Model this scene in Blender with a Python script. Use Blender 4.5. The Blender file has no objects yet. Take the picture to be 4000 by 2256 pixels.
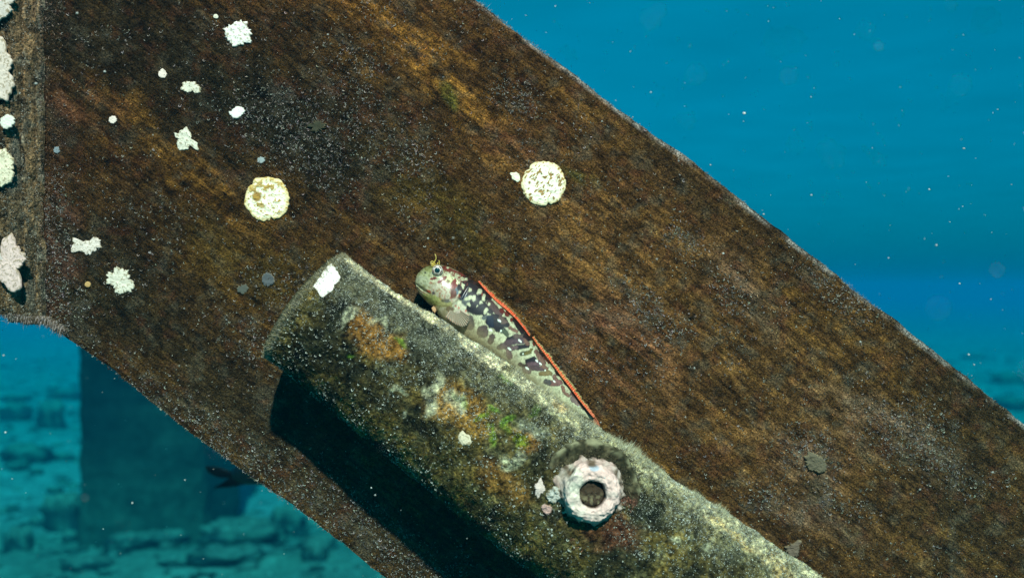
import bpy, math, random
import numpy as np
from mathutils import Vector

SC = bpy.context.scene
COL = SC.collection
rng = np.random.default_rng(7)

# ------------------------------------------------------------------ camera, light, exposure
F = 3842.0            # focal length in photo pixels (4000 wide)
S = 1.0               # scale of everything beyond the brace
CZ = 0.80 * S         # camera height over the seabed
D = 0.40              # distance camera - front face of the steel brace
cam_d = bpy.data.cameras.new("camera"); cam = bpy.data.objects.new("camera", cam_d)
COL.objects.link(cam); SC.camera = cam
cam.location = (0, 0, CZ); cam.rotation_euler = (math.radians(90), 0, 0)
cam_d.sensor_width = 36.0; cam_d.lens = 36.0 * F / 4000.0
cam_d.clip_start = 0.01; cam_d.clip_end = 400.0
cam_d.dof.use_dof = True; cam_d.dof.focus_distance = 0.382; cam_d.dof.aperture_fstop = 11.5

LD = Vector((-0.18, 1.0, -0.92)).normalized()      # the way the sunlight travels
sun_d = bpy.data.lights.new("sun", "SUN"); sun = bpy.data.objects.new("sun", sun_d)
COL.objects.link(sun)
sun.rotation_euler = LD.to_track_quat('-Z', 'Y').to_euler()
sun_d.energy = 5.0; sun_d.angle = math.radians(1.6); sun_d.color = (1.0, 0.665, 0.58)

world = bpy.data.worlds.new("World"); SC.world = world; world.use_nodes = True
nt = world.node_tree; nt.nodes.clear()
out = nt.nodes.new("ShaderNodeOutputWorld"); bg = nt.nodes.new("ShaderNodeBackground")
sky = nt.nodes.new("ShaderNodeTexSky"); sky.sky_type = 'NISHITA'; sky.sun_disc = False
sky.sun_elevation = math.radians(42.0); sky.sun_rotation = math.atan2(-LD.x, -LD.y)
sky.air_density = 1.0; sky.dust_density = 1.0; sky.ozone_density = 1.0
# the open sky reaches the scene as daylight filtered by the water: no red, most of the blue
filt = nt.nodes.new("ShaderNodeMixRGB"); filt.blend_type = 'MULTIPLY'; filt.inputs[0].default_value = 1.0
tc = nt.nodes.new("ShaderNodeTexCoord"); sep = nt.nodes.new("ShaderNodeSeparateXYZ")
ramp = nt.nodes.new("ShaderNodeValToRGB")
nt.links.new(tc.outputs['Generated'], sep.inputs[0])
nt.links.new(sep.outputs['Z'], ramp.inputs[0])
cr = ramp.color_ramp
cr.elements[0].position = 0.0; cr.elements[0].color = (0.0, 0.115, 0.22, 1)
cr.elements[1].position = 0.30; cr.elements[1].color = (0.0, 0.385, 0.42, 1)
# ripples of the surface seen from below: bands that stretch towards the horizon
zc = nt.nodes.new("ShaderNodeMath"); zc.operation = 'MAXIMUM'; zc.inputs[1].default_value = 0.03
nt.links.new(sep.outputs['Z'], zc.inputs[0])
dx = nt.nodes.new("ShaderNodeMath"); dx.operation = 'DIVIDE'
dy = nt.nodes.new("ShaderNodeMath"); dy.operation = 'DIVIDE'
nt.links.new(sep.outputs['X'], dx.inputs[0]); nt.links.new(zc.outputs[0], dx.inputs[1])
nt.links.new(sep.outputs['Y'], dy.inputs[0]); nt.links.new(zc.outputs[0], dy.inputs[1])
cmb = nt.nodes.new("ShaderNodeCombineXYZ")
nt.links.new(dx.outputs[0], cmb.inputs[0]); nt.links.new(dy.outputs[0], cmb.inputs[1])
rip = nt.nodes.new("ShaderNodeTexNoise"); rip.inputs['Scale'].default_value = 1.6
rip.inputs['Detail'].default_value = 3.0
nt.links.new(cmb.outputs[0], rip.inputs['Vector'])
rr = nt.nodes.new("ShaderNodeMapRange"); rr.inputs[1].default_value = 0.3; rr.inputs[2].default_value = 0.7
rr.inputs[3].default_value = 0.92; rr.inputs[4].default_value = 1.05
nt.links.new(rip.outputs[0], rr.inputs[0])
m2 = nt.nodes.new("ShaderNodeMixRGB"); m2.blend_type = 'MULTIPLY'; m2.inputs[0].default_value = 1.0
nt.links.new(sky.outputs[0], filt.inputs[1]); nt.links.new(ramp.outputs[0], filt.inputs[2])
nt.links.new(filt.outputs[0], m2.inputs[1]); nt.links.new(rr.outputs[0], m2.inputs[2])
nt.links.new(m2.outputs[0], bg.inputs[0]); bg.inputs[1].default_value = 0.10
nt.links.new(bg.outputs[0], out.inputs[0])

SC.render.engine = 'CYCLES'
SC.view_settings.view_transform = 'Standard'; SC.view_settings.look = 'None'
SC.view_settings.exposure = 0.85; SC.view_settings.gamma = 1.0
SC.view_settings.use_curve_mapping = False
SC.cycles.use_denoising = True
SC.cycles.max_bounces = 8; SC.cycles.volume_bounces = 2
SC.cycles.sample_clamp_indirect = 3.0
SC.render.film_transparent = False

# ------------------------------------------------------------------ helpers
def P(px, py, Y):
    """photo pixel (4000x2256) at distance Y -> world point"""
    return Vector(((px - 2000.0) / F * Y, Y, CZ - (py - 1128.0) / F * Y))

def proj(co):
    return 2000 + co[:, 0] / co[:, 1] * F, 1128 - (co[:, 2] - CZ) / co[:, 1] * F

def _h(ix, iy, iz, s):
    n = (ix * 374761393 + iy * 668265263 + iz * 1274126177 + s * 974634777) & 0x7fffffff
    n = ((n ^ (n >> 13)) * 1274126177) & 0x7fffffff
    n = ((n ^ (n >> 16)) * 668265263) & 0x7fffffff
    return ((n >> 7) & 0xffff) / 32767.5 - 1.0

def vn(x, y, z=0.0, s=0):
    x = np.asarray(x, float); y = np.asarray(y, float); z = np.broadcast_to(np.asarray(z, float), x.shape)
    ix = np.floor(x).astype(np.int64); iy = np.floor(y).astype(np.int64); iz = np.floor(z).astype(np.int64)
    fx, fy, fz = x - ix, y - iy, z - iz
    fx = fx * fx * (3 - 2 * fx); fy = fy * fy * (3 - 2 * fy); fz = fz * fz * (3 - 2 * fz)
    def L(a, b, t): return a + (b - a) * t
    a = L(L(_h(ix, iy, iz, s), _h(ix + 1, iy, iz, s), fx), L(_h(ix, iy + 1, iz, s), _h(ix + 1, iy + 1, iz, s), fx), fy)
    b = L(L(_h(ix, iy, iz + 1, s), _h(ix + 1, iy, iz + 1, s), fx), L(_h(ix, iy + 1, iz + 1, s), _h(ix + 1, iy + 1, iz + 1, s), fx), fy)
    return L(a, b, fz)

def fbm(x, y, z=0.0, o=4, s=0, g=0.55):
    a, t, n = 1.0, 0.0, 0.0
    x = np.asarray(x, float); y = np.asarray(y, float); z = np.asarray(z, float)
    for i in range(o):
        t = t + a * vn(x, y, z, s + i * 17); n += a; a *= g
        x = x * 2.03 + 5.1; y = y * 2.03 + 1.7; z = z * 2.03 + 3.3
    return t / n * 1.6

def sm(a, b, x):
    t = np.clip((x - a) / (b - a), 0, 1); return t * t * (3 - 2 * t)

def ell(px, py, cx, cy, rx, ry, ang, soft=0.25):
    a = math.radians(ang); c, s_ = math.cos(a), math.sin(a)
    u = (px - cx) * c + (py - cy) * s_; v = -(px - cx) * s_ + (py - cy) * c
    return 1 - sm(1 - soft, 1 + soft, np.sqrt((u / rx) ** 2 + (v / ry) ** 2))

def mixc(c, col, m):
    return c + (np.array(col)[None, :] - c) * m[:, None]

def mesh(name, co, faces, colors=None, mat=None, smooth=True, parent=None):
    """faces: list of int arrays (n,k)"""
    me = bpy.data.meshes.new(name)
    co = np.asarray(co, np.float32)
    if not isinstance(faces, list): faces = [faces]
    faces = [np.asarray(f, np.int32) for f in faces if len(f)]
    me.vertices.add(len(co)); me.vertices.foreach_set("co", co.ravel())
    loops = np.concatenate([f.ravel() for f in faces])
    tot = np.concatenate([np.full(len(f), f.shape[1], np.int32) for f in faces])
    start = np.concatenate([[0], np.cumsum(tot)[:-1]]).astype(np.int32)
    me.loops.add(len(loops)); me.loops.foreach_set("vertex_index", loops)
    me.polygons.add(len(tot)); me.polygons.foreach_set("loop_start", start)
    me.polygons.foreach_set("use_smooth", np.full(len(tot), smooth, bool))
    me.update(calc_edges=True)
    if colors is not None:
        at = me.color_attributes.new("tint", 'FLOAT_COLOR', 'POINT')
        c = np.ones((len(co), 4), np.float32); c[:, :3] = np.clip(colors, 0, 1)
        at.data.foreach_set("color", c.ravel())
    if mat: me.materials.append(mat)
    o = bpy.data.objects.new(name, me); COL.objects.link(o)
    if parent: o.parent = parent
    return o

def tag(o, label=None, cat=None, group=None, kind=None):
    if label: o['label'] = label
    if cat: o['category'] = cat
    if group: o['group'] = group
    if kind: o['kind'] = kind
    return o

def empty(name, label, cat, group=None, loc=(0, 0, 0)):
    o = bpy.data.objects.new(name, None); COL.objects.link(o); o.empty_display_size = 0.01
    o.location = loc
    return tag(o, label, cat, group)

def grid_faces(n, m, wrap=False):
    i = np.arange(n - 1)[:, None]; mm = m if wrap else m - 1
    j = np.arange(mm)[None, :]; j2 = (j + 1) % m
    return np.stack([(i * m + j), (i * m + j2), ((i + 1) * m + j2), ((i + 1) * m + j)], -1).reshape(-1, 4)

def mat_tint(name, rough=0.85, fine=(900, 0.35), fine2=None, bump=0.3, bump_scale=1200, bump_dist=0.0004,
             coat=0.0, spec=0.3, stretch=None, transl=0.0, alpha=1.0):
    m = bpy.data.materials.new(name); m.use_nodes = True
    n = m.node_tree; b = n.nodes["Principled BSDF"]
    b.inputs['Roughness'].default_value = rough
    b.inputs['Specular IOR Level'].default_value = spec if spec > 0.31 else 0.04
    b.inputs['Coat Weight'].default_value = coat
    at = n.nodes.new("ShaderNodeAttribute"); at.attribute_name = "tint"
    tcn = n.nodes.new("ShaderNodeTexCoord")
    vec = tcn.outputs['Object']; col = at.outputs['Color']
    if stretch:
        mp = n.nodes.new("ShaderNodeMapping"); mp.inputs['Scale'].default_value = stretch
        n.links.new(vec, mp.inputs[0]); svec = mp.outputs[0]
    else: svec = vec
    def modulate(col, vec, scale, amt, det=3):
        t = n.nodes.new("ShaderNodeTexNoise"); t.inputs['Scale'].default_value = scale
        t.inputs['Detail'].default_value = det; t.inputs['Roughness'].default_value = 0.65
        n.links.new(vec, t.inputs['Vector'])
        r = n.nodes.new("ShaderNodeMapRange"); r.inputs[1].default_value = 0.3; r.inputs[2].default_value = 0.7
        r.inputs[3].default_value = 1 - amt; r.inputs[4].default_value = 1 + amt
        n.links.new(t.outputs[0], r.inputs[0])
        mu = n.nodes.new("ShaderNodeMixRGB"); mu.blend_type = 'MULTIPLY'; mu.inputs[0].default_value = 1
        n.links.new(col, mu.inputs[1]); n.links.new(r.outputs[0], mu.inputs[2])
        return mu.outputs[0]
    if fine: col = modulate(col, svec, *fine)
    if fine2: col = modulate(col, vec, *fine2)
    n.links.new(col, b.inputs['Base Color'])
    if bump:
        t = n.nodes.new("ShaderNodeTexNoise"); t.inputs['Scale'].default_value = bump_scale
        t.inputs['Detail'].default_value = 4
        n.links.new(vec, t.inputs['Vector'])
        bp = n.nodes.new("ShaderNodeBump"); bp.inputs['Strength'].default_value = bump
        bp.inputs['Distance'].default_value = bump_dist
        n.links.new(t.outputs[0], bp.inputs['Height']); n.links.new(bp.outputs[0], b.inputs['Normal'])
    if transl:
        b.inputs['Subsurface Weight'].default_value = transl
        b.inputs['Subsurface Radius'].default_value = (0.002, 0.0015, 0.001)
        b.inputs['Subsurface Scale'].default_value = 1.0
    if alpha < 1: b.inputs['Alpha'].default_value = alpha
    return m

M_turf = mat_tint("algae_film_on_steel", 0.8, (700, 0.75), (1300, 0.9), 1.0, 1400, 0.0009, stretch=(0.16, 1, 1))
M_tube = mat_tint("encrusted_pipe", 0.85, (380, 0.6), (1200, 0.8), 1.0, 1100, 0.0010)
M_blade = mat_tint("algae_strands", 0.75, None, None, 0)
M_crust = mat_tint("chalky_crust", 0.9, (900, 0.08), None, 0.3, 900, 0.0004)
M_fish = mat_tint("fish_skin", 0.32, None, None, 0.15, 1500, 0.0002, spec=0.5)
M_eye = mat_tint("fish_eye", 0.08, None, None, 0, spec=0.6)
M_fin = mat_tint("fin_membrane", 0.4, None, None, 0.2, 2500, 0.0002)
M_rock = mat_tint("seabed_rock", 0.95, (16, 0.35), (60, 0.3), 0.5, 40, 0.01)
M_sand = mat_tint("seabed_sand", 0.95, (9, 0.25), (55, 0.3), 0.6, 60, 0.01)
M_pile = mat_tint("overgrown_concrete", 0.95, (10, 0.4), (45, 0.35), 0.6, 40, 0.01)
M_speck = mat_tint("drifting_specks", 0.6, None, None, 0)

def blades(name, pos, nrm, length, width, cols, bend=0.6, parent=None, mat=None, flat=0.0):
    """many small curved strands as one mesh; pos,nrm (n,3)"""
    n = len(pos)
    r = rng.normal(size=(n, 3)); t = np.cross(nrm, r); t /= np.linalg.norm(t, axis=1)[:, None] + 1e-9
    s_ = np.cross(nrm, t)
    d = nrm * (1 - flat) + s_ * (bend * rng.normal(size=n))[:, None] + s_ * flat
    d /= np.linalg.norm(d, axis=1)[:, None]
    L = length[:, None]; W = width[:, None]
    curl = nrm * (rng.normal(size=n) * 0.35)[:, None] + s_ * (rng.normal(size=n) * 0.5)[:, None]
    p0 = pos - nrm * 0.0001; p1 = p0 + d * L * 0.55; p2 = p0 + (d + curl) * L
    co = np.stack([p0 - t * W, p0 + t * W, p1 + t * W * 0.9, p1 - t * W * 0.9, p2], 1).reshape(-1, 3)
    b = np.arange(n)[:, None] * 5
    q = np.concatenate([b, b + 1, b + 2, b + 3], 1); tr = np.concatenate([b + 3, b + 2, b + 4], 1)
    c = np.repeat(cols, 5, 0)
    o = mesh(name, co, [q, tr], c, mat or M_blade, False, parent); o['kind'] = 'stuff'
    return o

def curls(name, pos, nrm, size, width, cols, parent=None):
    """tiny arched ribbons (worm tubes, calcified curls), 4 segments each"""
    n = len(pos); k = 5
    r = rng.normal(size=(n, 3)); t = np.cross(nrm, r); t /= np.linalg.norm(t, axis=1)[:, None] + 1e-9
    s_ = np.cross(nrm, t)
    span = rng.uniform(1.2, 4.2, n)
    pts = []
    for i in range(k):
        a = span * (i / (k - 1) - 0.5)
        c = pos + t * (np.cos(a) * size)[:, None] + s_ * (np.sin(a) * size)[:, None] + nrm * (0.0002 + 0.0003 * math.sin(math.pi * i / (k - 1)))
        rad = t * np.cos(a)[:, None] + s_ * np.sin(a)[:, None]
        pts += [c - rad * width[:, None], c + rad * width[:, None] + nrm * width[:, None]]
    co = np.stack(pts, 1).reshape(-1, 3)
    b = np.arange(n)[:, None] * (2 * k)
    q = np.concatenate([np.concatenate([b + 2 * i, b + 2 * i + 1, b + 2 * i + 3, b + 2 * i + 2], 1) for i in range(k - 1)])
    o = mesh(name, co, q, np.repeat(cols, 2 * k, 0), M_blade, False, parent); o['kind'] = 'stuff'
    return o

# ------------------------------------------------------------------ seabed
def bed_h(x, y):
    x = np.asarray(x) / S; y = np.asarray(y) / S
    return S * _bed(x, y)
def _bed(x, y):
    h = 0.030 * fbm(x * 0.9, y * 0.9, 0, 3, 3) + 0.007 * fbm(x * 5, y * 5, 0, 4, 9)
    h += 0.055 * ell(x, y, -0.75, 2.72, 0.8, 0.22, 0, 0.9)       # rise in front of the pile
    h = h * sm(22, 6, y)
    near = sm(9, 3, y)
    h += 0.012 * near * np.abs(fbm(x * 14, y * 14, 0, 3, 31))
    return h
ny, nx = 420, 460
ty = np.linspace(0, 1, ny) ** 3.0; ys = 1.9 + 62 * ty
ys = np.concatenate([np.linspace(-18, 1.85, 24), ys]); ny = len(ys)
tx = np.linspace(-1, 1, nx)
X = (tx[None, :] * (0.75 * np.maximum(ys, 2.2)[:, None] + 0.8) + 0 * ys[:, None])
wide = np.where(ys < 1.9, 12.0, 0)[:, None]
X = X + tx[None, :] * wide
Yg = np.repeat(ys[:, None], nx, 1)
X = X * S; Yg = Yg * S; Z = bed_h(X.ravel(), Yg.ravel())
co = np.stack([X.ravel() / S, Yg.ravel() / S, Z], 1)
n1 = fbm(co[:, 0] * 1.7, co[:, 1] * 2.6, 0, 4, 77)
c = np.tile([[0.14, 0.20, 0.20]], (len(co), 1))
c = mixc(c, (0.02, 0.045, 0.045), sm(0.12, 0.5, n1) * 0.2)
c = mixc(c, (0.02, 0.04, 0.04), sm(0.2, 0.45, fbm(co[:, 0] * 12, co[:, 1] * 12, 0, 3, 78)) * 0.5)
c = mixc(c, (0.06, 0.115, 0.095), sm(3.6, 3.0, co[:, 1]) * 0.8 * np.clip(0.85 + 0.5 * fbm(co[:, 0] * 6, co[:, 1] * 6, 0, 3, 79), 0.2, 1))
co[:, 0] *= S; co[:, 1] *= S
seabed = mesh("seabed", co, grid_faces(ny, nx), c, M_sand); tag(seabed, kind='structure')

def rock(name, px, py, wpx, hpx, label, seed, dark=(0.009, 0.020, 0.022), block=0.0, group=None, Y=None, dz=1.0):
    """px,py = middle of its foot in the photo, wpx/hpx = size there"""
    if Y is None: Y = CZ * F / (py - 1128.0)
    c0 = P(px, py, Y); x0 = c0.x
    z0 = float(bed_h(np.array([x0]), np.array([Y]))[0])
    w = wpx / F * Y / 2; h = hpx / F * Y
    n, m = 26, 40
    th = np.linspace(0.02, math.pi - 0.02, n)[:, None]; ph = np.linspace(0, 2 * math.pi, m, endpoint=False)[None, :]
    dxx = (np.sin(th) * np.cos(ph)).ravel(); dyy = (np.sin(th) * np.sin(ph)).ravel(); dzz = (np.cos(th) + 0 * ph).ravel()
    if block:
        e = 1 - block * 0.62
        f = lambda a: np.sign(a) * np.abs(a) ** e
        dxx, dyy, dzz = f(dxx), f(dyy), f(dzz)
    r = 1 + 0.42 * fbm(dxx * 1.8 + seed, dyy * 1.6, dzz * 1.6, 4, seed) + 0.12 * fbm(dxx * 6, dyy * 7 + seed, dzz * 7, 3, seed + 3)
    co = np.stack([dxx * r * w, dyy * r * w * 0.8 * dz, dzz * r * h * 0.72 + h * 0.42], 1)
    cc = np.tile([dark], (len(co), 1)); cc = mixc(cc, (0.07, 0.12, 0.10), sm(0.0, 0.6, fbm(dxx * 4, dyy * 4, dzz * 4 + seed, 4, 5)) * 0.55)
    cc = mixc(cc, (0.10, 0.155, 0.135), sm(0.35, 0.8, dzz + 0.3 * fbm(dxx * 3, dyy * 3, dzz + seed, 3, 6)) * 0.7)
    f = [grid_faces(n, m, True)]
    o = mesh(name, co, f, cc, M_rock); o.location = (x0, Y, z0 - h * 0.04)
    tag(o, label, 'rock', group); return o

G = 'rocks lying on the seabed'
rocks = [
 (205, 1678, 95, 90, 'pointed dark rock standing on pale sand left of the pile', 0.3),
 (60, 1640, 120, 60, 'low dark rock at left frame edge farther off than the pointed one', 0),
 (110, 1815, 170, 62, 'broad flat dark boulder on sand at left, below the pointed rock', 0),
 (248, 1802, 80, 26, 'small flat stone touching the left side of the pile, mid height', 0),
 (75, 1858, 80, 26, 'thin dark slab of stone just below the broad flat boulder', 0),
 (140, 1868, 46, 18, 'tiny dark stone right of the thin slab on sand', 0),
 (250, 1558, 110, 34, 'long faint dark rock beside the pile, farthest of the left rocks', 0),
 (60, 1572, 110, 26, 'long low rock strip in the blue distance at far left', 0),
 (250, 2092, 130, 118, 'big square dark block half hidden behind the left foot of the pile', 0.9),
 (178, 2020, 50, 34, 'small round dark stone left of the square block', 0),
 (150, 2075, 60, 30, 'small dark stone below and left of the square block', 0),
 (215, 1935, 60, 24, 'small flat dark stone on pale sand above the square block', 0),
 (70, 2185, 110, 80, 'rounded brown boulder near the bottom left corner', 0.2),
 (275, 2130, 60, 40, 'knobbly stone at the bottom left corner of the pile', 0),
 (960, 2178, 300, 90, 'long flat-topped boulder with dark underside in front of the pile', 0.2),
 (1125, 2085, 140, 90, 'dark boulder on the sand just below the slanting brace', 0.2),
 (640, 2180, 240, 60, 'low pale mound of rock at the foot of the pile', 0.1),
 (480, 2190, 130, 66, 'dark brown knobbly stone left of the pale mound', 0),
 (1250, 2215, 130, 50, 'small boulder nearest the lower edge of the brace', 0),
 (880, 2262, 240, 44, 'flat dark stone cut by the bottom of the frame', 0.3),
 (1235, 2262, 100, 60, 'dark stone at the frame bottom right below the brace edge', 0.5),
 (330, 2262, 180, 40, 'broad pale stone at the bottom of the frame under the pile', 0),
]
for i, (x, y, w, h, lab, bl) in enumerate(rocks):
    rock("rock", x, min(y, 2262), w, h, lab, 11 + i * 7, block=bl, group=G)
rock("rock", 3935, 1500, 120, 40, 'dark coral head on the seabed at the right frame edge', 301, dark=(0.03, 0.05, 0.04), group=G)
rock("rock", 3800, 1395, 90, 14, 'faint low rock in blue water right of the brace', 302, group=G)
rock("rock", 3960, 1605, 160, 44, 'low rock at the right frame edge closest to the brace', 303, group=G)

# loose rubble as one mass
n = 3200
ry = S * (2.4 + 9 * rng.random(n) ** 1.8); rx = (rng.random(n) * 2 - 1) * (0.62 * ry + 0.2)
rs = (0.006 + 0.022 * rng.random(n) ** 2.5) * (0.9 + ry * 0.14)
base = np.array([[1, 0, 0], [-1, 0, 0], [0, 1, 0], [0, -1, 0], [0, 0, .7], [0, 0, -.7]], float)
tri = np.array([[0, 2, 4], [2, 1, 4], [1, 3, 4], [3, 0, 4], [2, 0, 5], [1, 2, 5], [3, 1, 5], [0, 3, 5]])
co = base[None] * rs[:, None, None] * rng.uniform(0.5, 1.4, (n, 6, 3)) * np.array([1.2, 1, 0.55])
ang = rng.random(n) * 6.28; ca, sa = np.cos(ang)[:, None], np.sin(ang)[:, None]
co = np.stack([co[..., 0] * ca - co[..., 1] * sa, co[..., 0] * sa + co[..., 1] * ca, co[..., 2]], -1)
co += np.stack([rx, ry, bed_h(rx, ry) + rs * 0.1], 1)[:, None, :]
cc = np.repeat(np.where(rng.random((n, 1)) < 0.6, [[0.025, 0.045, 0.042]], [[0.09, 0.14, 0.125]]) * rng.uniform(.6, 1.3, (n, 1)), 6, 0)
rub = mesh("rubble", co.reshape(-1, 3), (tri[None] + np.arange(n)[:, None, None] * 6).reshape(-1, 3), cc, M_rock, True)
tag(rub, 'loose stones and coral rubble scattered over the pale seabed', 'rubble', None, 'stuff')

# ------------------------------------------------------------------ pile in the background
def pile_part(name, x0, x1, Yf, Yb, z0, z1, colr, seed, bev=0.03):
    n, m = 150, 120
    per = []
    cx, cy = (x0 + x1) / 2, (Yf + Yb) / 2; hx, hy = (x1 - x0) / 2, (Yb - Yf) / 2
    a = np.linspace(0, 2 * math.pi, m, endpoint=False) + 0.013
    e = 0.16
    ux = np.sign(np.cos(a)) * np.abs(np.cos(a)) ** e; uy = np.sign(np.sin(a)) * np.abs(np.sin(a)) ** e
    zz = np.linspace(z0, z1, n)
    A, Zz = np.meshgrid(a, zz); UX = np.broadcast_to(ux, A.shape); UY = np.broadcast_to(uy, A.shape)
    x = cx + UX * hx; y = cy + UY * hy
    dsp = 0.012 * fbm(x * 6 + seed, Zz * 6, y * 6, 4, seed) + 0.004 * fbm(x * 30, Zz * 30, y * 30, 3, seed + 1)
    x = x + UX * dsp; y = y + UY * dsp
    co = np.stack([x.ravel(), y.ravel(), Zz.ravel()], 1)
    cc = np.tile([colr], (len(co), 1)); cc = mixc(cc, (0.035, 0.065, 0.05), sm(0.45, 0.1, co[:, 2]) * 0.5)
    cc = mixc(cc, (0.022, 0.040, 0.034), sm(0.0, 0.6, fbm(co[:, 0] * 7, co[:, 2] * 5, co[:, 1] * 7, 4, 8)) * 0.6)
    cap = np.array([list(range((n - 1) * m, n * m))])
    return tag(mesh(name, co, [grid_faces(n, m, True), cap], cc, M_pile, True), 'thick dark square pile standing on the seabed behind the brace', 'pile')
PY = 2.90 * S; xl, xr = (292 - 2000) / F * PY, (795 - 2000) / F * PY
pile_part("pier_pile", xl, xr, PY, PY + 0.40, -0.15, CZ + 0.22, (0.005, 0.010, 0.011), 4)

# small dark fish behind the brace
dfish = empty("fish", 'small dark fish in silhouette, mostly hidden behind the lower brace edge', 'fish')
def loft(name, tops, bots, thick, Yc, nlen, nring, colf, mat, parent, power=2.0, disp=None):
    tops = np.array(tops, float); bots = np.array(bots, float); thick = np.array(thick, float)
    s0 = np.linspace(0, 1, len(tops)); 
    mid = (tops + bots) / 2; seg = np.r_[0, np.cumsum(np.linalg.norm(np.diff(mid, axis=0), axis=1) + 1e-6)]; s0 = seg / seg[-1]
    s1 = np.linspace(0, 1, nlen)
    def cub(v):
        k = np.gradient(v, s0); i = np.clip(np.searchsorted(s0, s1, 'right') - 1, 0, len(s0) - 2)
        h = s0[i + 1] - s0[i]; t = (s1 - s0[i]) / h
        return (2*t**3-3*t**2+1)*v[i] + (t**3-2*t**2+t)*h*k[i] + (-2*t**3+3*t**2)*v[i+1] + (t**3-t**2)*h*k[i+1]
    T = np.stack([cub(tops[:, 0]), cub(tops[:, 1])], 1); B = np.stack([cub(bots[:, 0]), cub(bots[:, 1])], 1)
    th = np.maximum(np.interp(s1, s0, thick), 1e-5)
    C = (T + B) / 2; Hh = (T - B) / 2
    a = np.linspace(0, 2 * math.pi, nring, endpoint=False)
    e = 2.0 / power
    ca = np.sign(np.cos(a)) * np.abs(np.cos(a)) ** e; sa = np.sign(np.sin(a)) * np.abs(np.sin(a)) ** e
    px = C[:, 0][:, None] + Hh[:, 0][:, None] * ca[None]; py = C[:, 1][:, None] + Hh[:, 1][:, None] * ca[None]
    yc = np.interp(s1, np.linspace(0, 1, len(Yc)), Yc) if hasattr(Yc, '__len__') else np.full(nlen, Yc)
    Yv = yc[:, None] - th[:, None] * sa[None]
    px = px.ravel(); py = py.ravel(); Yv = Yv.ravel()
    ycr = np.repeat(yc, nring)
    co = np.stack([(px - 2000) / F * ycr, Yv, CZ - (py - 1128) / F * ycr], 1)   # true width, not screen cone
    if disp is not None: co = disp(co, px, py, np.tile(a, nlen))
    cc = colf(px, py, np.tile(a, nlen))
    caps = [np.array([list(range(nring))[::-1]]), np.array([list(range((nlen - 1) * nring, nlen * nring))])]
    return mesh(name, co, [grid_faces(nlen, nring, True)] + caps, cc, mat, True, parent)
dk = lambda px, py, a: np.tile([[0.0022, 0.0035, 0.0045]], (len(px), 1))
loft("body", [(905, 1838), (930, 1800), (990, 1770), (1060, 1770), (1130, 1800), (1160, 1822)],
     [(905, 1868), (930, 1885), (990, 1892), (1060, 1890), (1130, 1850), (1160, 1826)],
     [0.002, 0.006, 0.010, 0.010, 0.006, 0.001], 0.85, 60, 40, dk, M_fish, dfish)
loft("tail_fin", [(800, 1818), (850, 1822), (890, 1835), (915, 1845)], [(812, 1842), (838, 1858), (872, 1866), (915, 1862)],
     [0.0004, 0.0006, 0.001, 0.003], 0.85, 30, 24, dk, M_fin, dfish)
loft("anal_fin", [(905, 1860), (940, 1872), (985, 1880)], [(832, 1906), (905, 1900), (985, 1886)], [0.0006, 0.001, 0.001], 0.848, 24, 20, dk, M_fin, dfish)

# ------------------------------------------------------------------ slanting steel brace
TH = math.radians(37.5)
cu, su = math.cos(TH), math.sin(TH)
MPX = D / F                                     # metres per photo pixel on the brace face
def px2uv(px, py): return (px * cu + py * su) * MPX, (px * su - py * cu) * MPX
def uv2px(u, v): u = u / MPX; v = v / MPX; return u * cu + v * su, u * su - v * cu
lowpts = [(-700, 560), (-200, 960), (180, 1258), (300, 1345), (513, 1504), (642, 1608), (777, 1711), (984, 1867), (1191, 2011), (1334, 2117), (1489, 2247), (1700, 2430), (2300, 2920), (3600, 3930)]
uppts = [(900, -735), (1500, -278), (1860, 0), (2060, 152), (2283, 320), (2480, 475), (2668, 604), (2950, 826), (3300, 1100), (3633, 1360), (3780, 1474), (4000, 1652), (4400, 1965), (5000, 2440)]
lu, lv = np.array([px2uv(*p) for p in lowpts]).T; uu, uv_ = np.array([px2uv(*p) for p in uppts]).T
U0, U1 = -0.045, 0.52
def brace_h(u, v):
    return 0.00035 * fbm(u * 60, v * 160, 0, 4, 21) + 0.00018 * fbm(u * 300, v * 700, 0, 3, 22)
def brace_pos(u, v, h=0.0):
    px, py = uv2px(u, v)
    co = np.stack([(px - 2000) * MPX, np.full_like(px, D), CZ - (py - 1128) * MPX], 1)
    co[:, 1] -= brace_h(u, v) + h
    return co
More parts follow.
